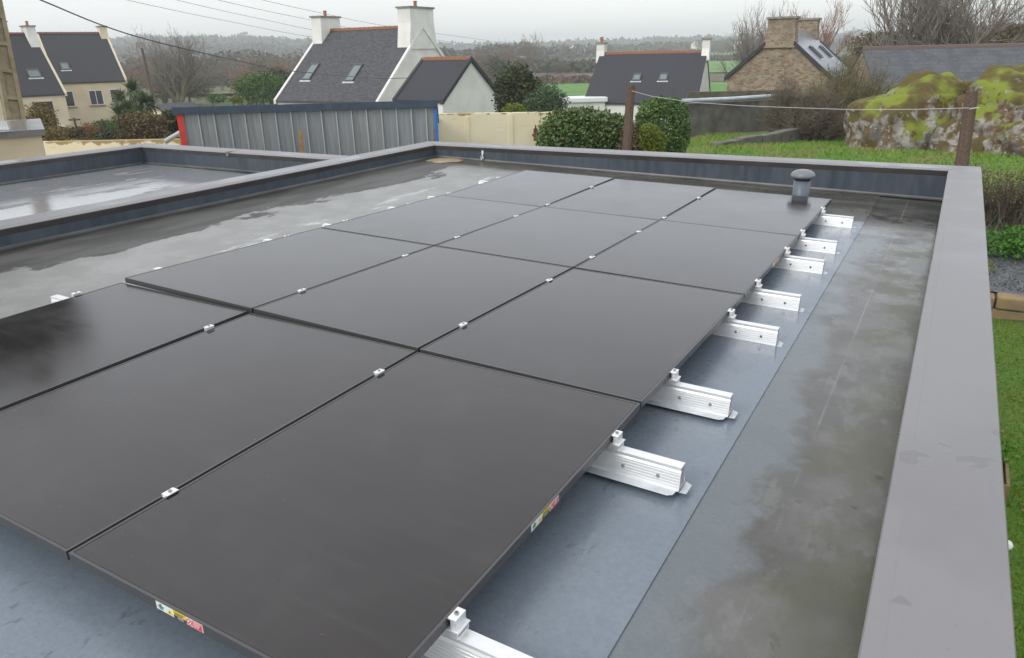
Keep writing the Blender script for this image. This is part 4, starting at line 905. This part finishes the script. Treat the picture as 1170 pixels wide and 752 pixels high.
# grass blades
rnd = random.Random(21); q = MB()
def blades(q, n, xr, yr, h0, h1, wd, dz, cond=None):
    for _ in range(n):
        x, y = rnd.uniform(*xr), rnd.uniform(*yr)
        if cond and not cond(x, y): continue
        z = H(x, y) + dz; a = rnd.uniform(0, 3.14); h = rnd.uniform(h0, h1) * (1 + .5 * noise.noise(Vector((x * 1.3, y * 1.3, 0)))); c_, s_ = math.cos(a) * wd, math.sin(a) * wd
        q.face([(x - c_, y - s_, z), (x + c_, y + s_, z), (x + rnd.gauss(0, h * .4), y + rnd.gauss(0, h * .4), z + h)])
blades(q, 52000, (-8, 6), (16.6, 29), .05, .13, .012, .02)
tag(q.build('meadow_grass', leafmat('blade_grass', (.15, .32, .035), (.26, .28, .08), (.08, .17, .02), .7, .7)), 'rough green grass growing on the bank behind the far parapet', 'grass', kind='stuff')
q = MB(); blades(q, 26000, (1.25, 3.0), (3.0, 12.0), .02, .045, .006, 0)
tag(q.build('lawn_grass', leafmat('blade_lawn', (.11, .27, .012), (.17, .26, .025), (.07, .17, .01), 1.5, .7)), 'short green lawn grass beside the building on the right', 'grass', kind='stuff')

q = MB(); rnd = random.Random(55)
def litter(q, n, xr, yr, dz):
    for _ in range(n):
        x, y = rnd.uniform(*xr), rnd.uniform(*yr); z = H(x, y) + dz + rnd.uniform(0, .02); a = rnd.uniform(0, 6.3); s_ = rnd.uniform(.02, .045); u = Vector((math.cos(a), math.sin(a), rnd.uniform(-.3, .3))) * s_; v = Vector((-math.sin(a), math.cos(a), rnd.uniform(-.3, .3))) * s_ * .6; o_ = Vector((x, y, z)); q.face([o_ - u, o_ + v, o_ + u, o_ - v])
litter(q, 130, (1.3, 3.0), (3.2, 12), .03); litter(q, 420, (-7, 5), (16.8, 26), .07)
tag(q.build('fallen_leaves', mat('dead_leaf', (.22, .11, .04), .9, var=.4, scale=3)), 'scattered brown fallen leaves on the lawn and grass bank', 'leaves', kind='stuff')
# ================================================================ BIG BARE BUSH AND TREES
rnd = random.Random(31)
def twig_bush(px, D, rx, h, n, lab, mt_, mc_, seed, name='bare_bush'):
    rnd = random.Random(seed); c = at(px, 120, D); g0 = H(c.x, c.y); root = empty(name, (c.x, c.y, g0 - .05), lab, 'shrub'); a_, b_ = MB(), MB()
    for _ in range(n):
        an = rnd.uniform(0, 6.28); rr_ = rx * math.sqrt(rnd.random()); tip = Vector((math.cos(an) * rr_, math.sin(an) * rr_ * .8, h * (1 - .5 * (rr_ / rx) ** 2) * rnd.uniform(.5, 1.1) * (1 + .5 * noise.noise(Vector((math.cos(an) * rr_ * 1.3, math.sin(an) * rr_, seed))))))
        b0 = Vector((tip.x * .45 + rnd.gauss(0, .1), tip.y * .45 + rnd.gauss(0, .1), 0)); m1 = b0.lerp(tip, .5) + Vector((rnd.gauss(0, .1), rnd.gauss(0, .1), .1))
        a_.tube([b0, m1, tip], [.02, .013, .004], 4, cap=False)
        for k in range(16):
            t = rnd.uniform(.25, 1); p0 = m1.lerp(tip, (t - .5) * 2) if t > .5 else b0.lerp(m1, t * 2); d = (Vector((rnd.gauss(0, 1), rnd.gauss(0, 1), rnd.uniform(-.2, 1))) + (tip - b0).normalized() * .3).normalized() * rnd.uniform(.15, .55)
            p1 = p0 + d; b_.tube([p0, p1], [.007, .004], 3, cap=False)
            p2 = p0.lerp(p1, .6); b_.tube([p2, p2 + Vector((rnd.gauss(0, .1), rnd.gauss(0, .1), rnd.uniform(0, .18)))], [.004, .002], 3, cap=False)
    a_.build('stems', mt_, root); b_.build('twigs', mc_, root); return root
M_TWB = mat('bush_twig', (.15, .12, .085), .9, var=.3, scale=2); M_TWO = mat('bush_twig_olive', (.17, .15, .07), .9, var=.3, scale=2)
twig_bush(905, 26.5, 1.0, 2.05, 210, 'brown leafless bush in front of the stone cottage, left half of the thicket', M_BARK, M_TWB, 1)
twig_bush(968, 27.5, 1.55, 2.9, 330, 'tall olive-brown leafless bush right of the stone cottage', M_BARK2, M_TWO, 2)
twig_bush(935, 25.5, 1.1, 1.7, 230, 'low brown bush in the middle of the thicket beside the mossy boulder', M_BARK, M_TWB, 3)
shrub('undergrowth', 960, 139, 25.5, 1.1, .3, .22, 1500, .08, L_GR, 'green undergrowth at the foot of the leafless thicket', 'shrub', 0, .2, stem=False)
t1 = bare_tree(5, 8.5, .21, 4, .6, .26, 4, (M_BARK, M_TWIG3)); t1.name = 'bare_tree'
T = []
def tput(o, lab, grp=None):
    o['label'] = lab
    if grp: o['group'] = grp
    return o
o = tput(t1, 'large bare tree behind the long slate roof, left of two'); put(o, 1035, 60, 47, 0, 1.12, 1.)
t2 = bare_tree(8, 8.5, .22, 4, .68, .2, 5, (M_BARK2, M_TWIG3)); tput(t2, 'large spreading bare tree behind the middle of the long slate roof'); put(t2, 1078, 60, 45, 0, 1.15, 2.)
o = copy_tree(t1); tput(o, 'bare tree rising at the upper right corner'); put(o, 1152, 60, 56, 0, 1.0, 4.)
t3 = bare_tree(11, 8, .15, 4, .55, .3, 5, (M_BARK, M_TWIG2)); tput(t3, 'bare orange-twigged tree directly behind the stone cottage'); put(t3, 932, 50, 56, 0, 1.0, .5)
o = copy_tree(t1); tput(o, 'bare grey tree left of the stone chimney'); put(o, 882, 50, 60, 0, 1.0, .3)
o = copy_tree(t2); tput(o, 'smaller bare tree between the stone cottage and the big trees'); put(o, 985, 55, 60, 0, .62, .3)
o = copy_tree(t2); tput(o, 'tall forked bare tree left of the utility pole cable'); put(o, 196, 60, 100, 0, 1.25, 5.3)
o = copy_tree(t1); tput(o, 'bare tree with thin crown behind the utility pole'); put(o, 178, 60, 105, 0, 1.0, 2.2)
shrub('dark_hedge', 1150, 46, 52, 4.5, 1.5, 1.1, 3500, .2, L_BR, 'dark brown thicket above the right end of the slate roof', 'shrub', .4)
shrub('dark_hedge', 1010, 52, 50, 2.2, 1.2, .8, 2000, .16, L_BR, 'brown scrub showing behind the left end of the slate roof', 'shrub', .4)
# three small pollards and a post in the rough pasture
tp = bare_tree(17, 2.6, .12, 4, .7, .3, 1, (M_BARK, M_TWIG))
for i, px in enumerate((200, 209, 228)):
    o = tp if i == 0 else copy_tree(tp); put(o, px, 108, 62 + i, 0, 1, i * 2.)
    tput(o, 'little dark pollard in the rough pasture, %s of three' % ['leftmost', 'middle', 'rightmost'][i], 'little pollards in the rough pasture')
p = at(255, 108, 62); q = MB(); q.tube([(0, 0, 0), (-.15, 0, 1.5)], .09, 6); tag(q.build('field_post', M_WOOD, loc=(p.x, p.y, H(p.x, p.y))), 'leaning dark post in the rough pasture above the metal shed', 'post')
p = at(624, 110, 75); q = MB(); q.tube([(0, 0, 0), (0, 0, 2.6)], .06, 6); tag(q.build('field_post', M_WOOD, loc=(p.x, p.y, H(p.x, p.y))), 'thin dark post in the field left of the slate house', 'post')
shrub('laurel', 300, 101, 70, 2.6, 1.4, 1.3, 3000, .2, L_GR, 'dense green laurel left of the tall white house', 'shrub', .3)
shrub('laurel', 318, 98, 75, 1.8, 1.2, 1.6, 1800, .2, L_EV, 'dark green shrub touching the left verge of the tall white house', 'shrub', .3)
shrub('gold_shrub', 270, 114, 50, .5, .4, .22, 500, .09, L_YG, 'small yellow-green shrub peeping over the metal shed roof', 'shrub')
shrub('gold_shrub', 248, 113, 52, .8, .4, .3, 600, .09, L_GR, 'small green shrub peeping over the metal shed roof', 'shrub')
# valley trees: prototypes, then individually placed copies
pb_ = bare_tree(23, 8, .16, 4, .6, .28, 2, (M_BARK, M_TWIG)); po_ = bare_tree(29, 6.5, .15, 4, .75, .2, 2, (M_BARK, M_TWIG2))
def round_tree(seed, m_, lab):
    rnd = random.Random(seed); root = empty('leafy_tree', (0, 0, 0), lab, 'tree'); q = MB()
    for k in range(6): leaves(q, (rnd.gauss(0, 1.3), rnd.gauss(0, 1.3), rnd.uniform(2.2, 4.6)), 1.7, 1.7, 1.5, 420, .34, rnd, .35)
    q.build('crown', m_, root); q = MB(); q.tube([(0, 0, -.3), (.1, 0, 2), (0, .1, 4)], [.25, .2, .1], 6); q.build('trunk', M_BARK, root); return root
pe_ = round_tree(3, L_EV, 'x'); pq_ = round_tree(4, leafmat('winter_crown', (.15, .12, .08), (.2, .16, .1), (.13, .13, .06), .6, .9), 'x'); pr_2 = round_tree(6, leafmat('oak_rust', (.22, .13, .075), (.16, .12, .07), None, .6, .9), 'x')
protos = {'b': (pb_, 'bare brown trees in the valley', 'bare brown tree in the wooded valley'), 'o': (po_, 'orange-twigged trees in the valley', 'orange-twigged bare tree in the wooded valley'), 'e': (pe_, 'evergreens in the valley', 'dark evergreen in the wooded valley'), 'q': (pq_, 'brown round trees in the valley', 'round brown winter tree in the wooded valley'), 'r': (pr_2, 'rusty round trees in the valley', 'round rust-brown tree in the wooded valley')}
used = set()
def vt_(k, px, D, sc):
    pt, grp, lab = protos[k]; o = pt if k not in used else copy_tree(pt); used.add(k); put(o, px, 80, D, -.1, sc); o['label'] = lab; o['group'] = grp
rnd = random.Random(77)
for _ in range(58):
    px = rnd.uniform(120, 345); D = rnd.uniform(95, 190); k = rnd.choice('bbbqqqeor'); vt_(k, px, D, rnd.uniform(.65, 1.0) * (D / 120) ** .4)
for _ in range(16): vt_(rnd.choice('beqq'), rnd.uniform(505, 600), rnd.uniform(120, 230), rnd.uniform(.8, 1.15))
for px, D, sc in ((560, 170, 1.25), (582, 180, 1.25), (605, 190, 1.5)): vt_('b', px, D, sc)
for _ in range(7): vt_(rnd.choice('beq'), rnd.uniform(610, 650), rnd.uniform(190, 260), rnd.uniform(.6, .8))
for _ in range(26): vt_(rnd.choice('bqqe'), rnd.uniform(640, 880), rnd.uniform(430, 520), rnd.uniform(1.1, 1.7))
for _ in range(12): vt_(rnd.choice('bqqe'), rnd.uniform(955, 1010), rnd.uniform(90, 150), rnd.uniform(.7, 1.0))
# hedgerows and the far woods read as masses
def rowstuff(pts, w_, h_, n, size, m_, lab, seed, cat='hedgerow'):
    rnd = random.Random(seed); q = MB()
    for _ in range(n):
        i = rnd.randrange(len(pts) - 1); t = rnd.random(); p = pts[i].lerp(pts[i + 1], t); x, y = p.x + rnd.gauss(0, w_), p.y + rnd.gauss(0, w_)
        hh = h_ * (.7 + .6 * noise.noise(Vector((x / (h_ * 2.5), y / (h_ * 2.5), seed)))) * math.sqrt(rnd.random()); z = H(x, y) + .4 + max(.1, hh)
        u = Vector((rnd.gauss(0, 1), rnd.gauss(0, 1), rnd.gauss(0, 1))).normalized() * size; v = u.cross(Vector((rnd.gauss(0, 1), rnd.gauss(0, 1), rnd.gauss(0, 1)))).normalized() * size * .6; o_ = Vector((x, y, z)); q.face([o_ - u, o_ + v, o_ + u, o_ - v])
    tag(q.build('woodland' if cat == 'woodland' else 'hedgerow', m_), lab, cat, kind='stuff')
L_HR = leafmat('hedgerow_mass', (.085, .075, .05), (.12, .1, .07), (.06, .08, .04), .08, .9)
L_FW = leafmat('farwood_mass', (.09, .085, .065), (.13, .11, .085), (.07, .08, .05), .02, .9)
def gp(px, py, z=-4.6): return atz(px, py, z)
rowstuff([gp(800, 70), gp(890, 69)], 3, 3.2, 2600, .7, L_HR, 'dark hedgerow between the two green fields on the right', 1)
rowstuff([gp(600, 83), gp(700, 83)], 4, 3.6, 3800, .6, L_HR, 'brown hedgerow left of the slate house', 2)
rowstuff([gp(140, 99), gp(345, 96)], 5, 3.4, 5200, .5, L_HR, 'brown hedgerow along the far side of the rough pasture', 3)
rowstuff([gp(560, 96), gp(700, 94)], 3, 1.4, 2600, .35, leafmat('bracken_mass', (.17, .11, .075), (.12, .085, .055), None, .2, .9), 'reddish bracken bank left of the slate house', 4, 'bracken')
def fp(px, D): p = at(px, 60, D); return Vector((p.x, p.y, 0))
rowstuff([fp(620, 560), fp(760, 560), fp(900, 560), fp(1180, 520)], 14, 9, 7000, 1.6, L_FW, 'hazy tree line on the far skyline to the right', 5, 'woodland')
rowstuff([fp(480, 330), fp(560, 330), fp(640, 420)], 14, 9, 5000, 1.2, L_FW, 'hazy wood on the skyline in the middle', 6, 'woodland')
rowstuff([fp(90, 620), fp(200, 640), fp(360, 700)], 60, 9, 9000, 1.8, L_FW, 'hazy wooded slope on the left skyline', 7, 'woodland')
rowstuff([fp(90, 950), fp(220, 980), fp(380, 1000), fp(640, 1050), fp(900, 1100), fp(1200, 1000)], 90, 13, 15000, 3., L_FW, 'faint woods on the farthest ridge', 8, 'woodland')
rowstuff([fp(100, 240), fp(230, 250), fp(350, 280)], 24, 8, 9000, .8, L_HR, 'brown valley wood behind the cable', 9, 'woodland')

# tree reflected in the nearest left panel: stands left of the frame
pv = at(-22, 398, 12); zc = -pv.z + .1; tv = empty('round_headed_tree', (pv.x, pv.y, -2.7), 'dark round-headed tree seen only mirrored in the left panel', 'tree')
q = MB(); leaves(q, (.1, 0, zc + 2.7), 1.3, 1.3, .8, 12000, .3, random.Random(5), .0); q.build('crown', L_EV, tv); q = MB(); q.tube([(0, 0, 0), (.05, 0, 3), (0, 0, zc + 2.6)], [.14, .11, .06], 7); q.build('trunk', M_BARK, tv)

# ================================================================ POLES AND CABLES
M_CPOLE = mat('concrete_pole', (.3, .25, .16), .9, col2=(.2, .165, .1), scale=5, bump=.3)
pt_ = at(-14, -30, 18.3); pbm = at(20, 150, 18.6); base = Vector((pbm.x, pbm.y, -2.9)); dirp = (pt_ - pbm).normalized(); base = pbm - dirp * ((pbm.z + 2.9) / dirp.z); ln = 8.5
cpz = empty('concrete_pole', base, 'tall lattice concrete pole with recessed panels at the left edge', 'utility pole')
cpz.rotation_euler = (dirp.to_track_quat('Z', 'Y').to_matrix() @ Matrix.Rotation(.5, 3, 'Z')).to_euler()
q = MB()
def wz(z): return .2 - .011 * z
n_ = 13
for sx in (-1, 1): q.hexa([(sx * wz(0) - .05, -.1, 0), (sx * wz(0) + .05, -.1, 0), (sx * wz(0) + .05, .1, 0), (sx * wz(0) - .05, .1, 0), (sx * wz(ln) - .045, -.08, ln), (sx * wz(ln) + .045, -.08, ln), (sx * wz(ln) + .045, .08, ln), (sx * wz(ln) - .045, .08, ln)])
q.hexa([(-wz(0) + .05, -.03, 0), (wz(0) - .05, -.03, 0), (wz(0) - .05, .03, 0), (-wz(0) + .05, .03, 0), (-wz(ln) + .045, -.03, ln), (wz(ln) - .045, -.03, ln), (wz(ln) - .045, .03, ln), (-wz(ln) + .045, .03, ln)])
for k in range(n_): z = .3 + k * (ln - .5) / (n_ - 1); q.box(-wz(z) + .05, wz(z) - .05, -.085, .085, z - .05, z + .05)
q.build('pole_body', M_CPOLE, cpz); q = MB(); q.tube([(.02, -.12, 0), (.03, -.11, ln)], .022, 6); q.build('cable_duct', M_DARK, cpz)
p0 = at(161, 50, 60); p1 = at(176, 120, 61); q = MB(); dz_ = p1 - p0; q.tube([Vector((0, 0, 0)), dz_, dz_ + Vector((.1, 0, -1.2))], [.09, .12, .13], 8)
up_o = empty('utility_pole', p0, 'dark wooden utility pole leaning before the bare trees', 'utility pole'); q.build('pole_body', M_WOOD, up_o); q = MB(); q.box(-.5, .15, -.12, .12, -.35, .12); q.tube([(-.3, 0, .1), (-.3, 0, .4)], .06, 6); q.tube([(.0, 0, .1), (.0, 0, .35)], .06, 6); q.build('insulators', M_BOLT, up_o)
def cable(pts, r_, lab, grp=None, m_=None):
    P3 = [at(*p) for p in pts]; out_ = []
    for i in range(len(P3) - 1):
        a0 = P3[max(0, i - 1)]; a1 = P3[i]; a2 = P3[i + 1]; a3 = P3[min(len(P3) - 1, i + 2)]
        for k in range(8):
            t = k / 8; out_.append(.5 * ((2 * a1) + (a2 - a0) * t + (2 * a0 - 5 * a1 + 4 * a2 - a3) * t * t + (3 * a1 - a0 - 3 * a2 + a3) * t ** 3))
    out_.append(P3[-1]); q = MB(); q.tube(out_, r_, 5); tag(q.build('cable', m_ or M_DARK), lab, 'cable', grp)
cable([(-40, -38, 14), (46, 0, 16), (160, 43, 20), (300, 75.6, 27), (341, 82, 30), (433, 89.5, 37), (484, 88.5, 42.5)], .017, 'thick dark cable sagging from upper left to the white house')
M_WIRE = mat('power_wire', (.3, .31, .33), .5)
for i, (a, b, nm) in enumerate((((143, 0), (300, 33), 'lowest'), ((200, 0), (300, 22.5), 'second lowest'), ((247, 0), (300, 11.5), 'second highest'), ((290, -2), (423, 27.7), 'highest'))):
    s_ = (b[1] - a[1]) / (b[0] - a[0]); x2 = 372 + i * 26
    cable([(a[0] - 60, a[1] - 60 * s_ - 2, 60), (a[0] + 20, a[1] + 20 * s_, 66), ((a[0] + x2) / 2, a[1] + ((a[0] + x2) / 2 - a[0]) * s_ * .99, 76), (x2, a[1] + (x2 - a[0]) * s_ * .93, 88), (x2 + 160, a[1] + (x2 + 160 - a[0]) * s_ * .78, 110)], .022, 'faint overhead power line crossing the sky, %s of four' % nm, 'overhead power lines', M_WIRE)

# ================================================================ MIST
hzm = bpy.data.materials.new('mist'); hzm.use_nodes = True; t_ = hzm.node_tree; t_.nodes.remove(t_.nodes['Principled BSDF'])
pv_ = t_.nodes.new('ShaderNodeVolumePrincipled'); pv_.inputs['Density'].default_value = .0008; pv_.inputs['Color'].default_value = (.93, .96, 1, 1); pv_.inputs['Anisotropy'].default_value = .2
t_.links.new(pv_.outputs[0], t_.nodes['Material Output'].inputs['Volume'])
q = MB(); q.box(-2650, 2650, -2650, 2650, -8, 48); tag(q.build('haze', hzm), kind='stuff')
# ================================================================ SKY AND LIGHT
w = bpy.data.worlds.new('World'); S.world = w; w.use_nodes = True
nt = w.node_tree; N = nt.nodes; L = nt.links; out = N['World Output']; bg = N['Background']
sky = N.new('ShaderNodeTexSky'); sky.sky_type = 'NISHITA'; sky.sun_disc = False
SUN_EL, SUN_AZ = rad(36), rad(200)
sky.sun_elevation = SUN_EL; sky.sun_rotation = SUN_AZ
L.new(sky.outputs[0], bg.inputs[0]); bg.inputs[1].default_value = .05
# overcast cloud deck: brighter overhead, faint uneven bands
b2 = N.new('ShaderNodeBackground'); tc = N.new('ShaderNodeTexCoord')
sp = N.new('ShaderNodeSeparateXYZ'); L.new(tc.outputs['Generated'], sp.inputs[0])
mr = N.new('ShaderNodeMapRange'); L.new(sp.outputs[2], mr.inputs[0])
mr.inputs[1].default_value = 0; mr.inputs[2].default_value = 1; mr.inputs[3].default_value = .9; mr.inputs[4].default_value = 1.1
mp = N.new('ShaderNodeMapping'); mp.inputs['Scale'].default_value = (1, 1, 4.5); L.new(tc.outputs['Generated'], mp.inputs[0])
no = N.new('ShaderNodeTexNoise'); no.inputs['Scale'].default_value = 2.2; no.inputs['Detail'].default_value = 5; L.new(mp.outputs[0], no.inputs[0])
m2 = N.new('ShaderNodeMapRange'); L.new(no.outputs[0], m2.inputs[0]); m2.inputs[1].default_value = .3; m2.inputs[2].default_value = .7
m2.inputs[3].default_value = .95; m2.inputs[4].default_value = 1.04
mu = N.new('ShaderNodeMath'); mu.operation = 'MULTIPLY'; L.new(mr.outputs[0], mu.inputs[0]); L.new(m2.outputs[0], mu.inputs[1])
b2.inputs[0].default_value = (.995, .995, .995, 1); L.new(mu.outputs[0], b2.inputs[1])
ad = N.new('ShaderNodeAddShader'); L.new(bg.outputs[0], ad.inputs[0]); L.new(b2.outputs[0], ad.inputs[1]); L.new(ad.outputs[0], out.inputs[0])
sl = bpy.data.lights.new('sun', 'SUN'); sl.energy = 1.3; sl.angle = rad(25); sl.color = (1, .97, .93)
so = bpy.data.objects.new('sun', sl); C.objects.link(so)
d = Vector((math.sin(SUN_AZ) * math.cos(SUN_EL), math.cos(SUN_AZ) * math.cos(SUN_EL), math.sin(SUN_EL)))
so.rotation_euler = d.to_track_quat('Z', 'Y').to_euler()
S.view_settings.view_transform = 'Standard'; S.view_settings.look = 'None'; S.view_settings.exposure = 0; S.view_settings.gamma = 1
S.render.engine = 'CYCLES'
S.cycles.volume_bounces = 1; S.cycles.max_bounces = 6; S.cycles.volume_step_rate = 5
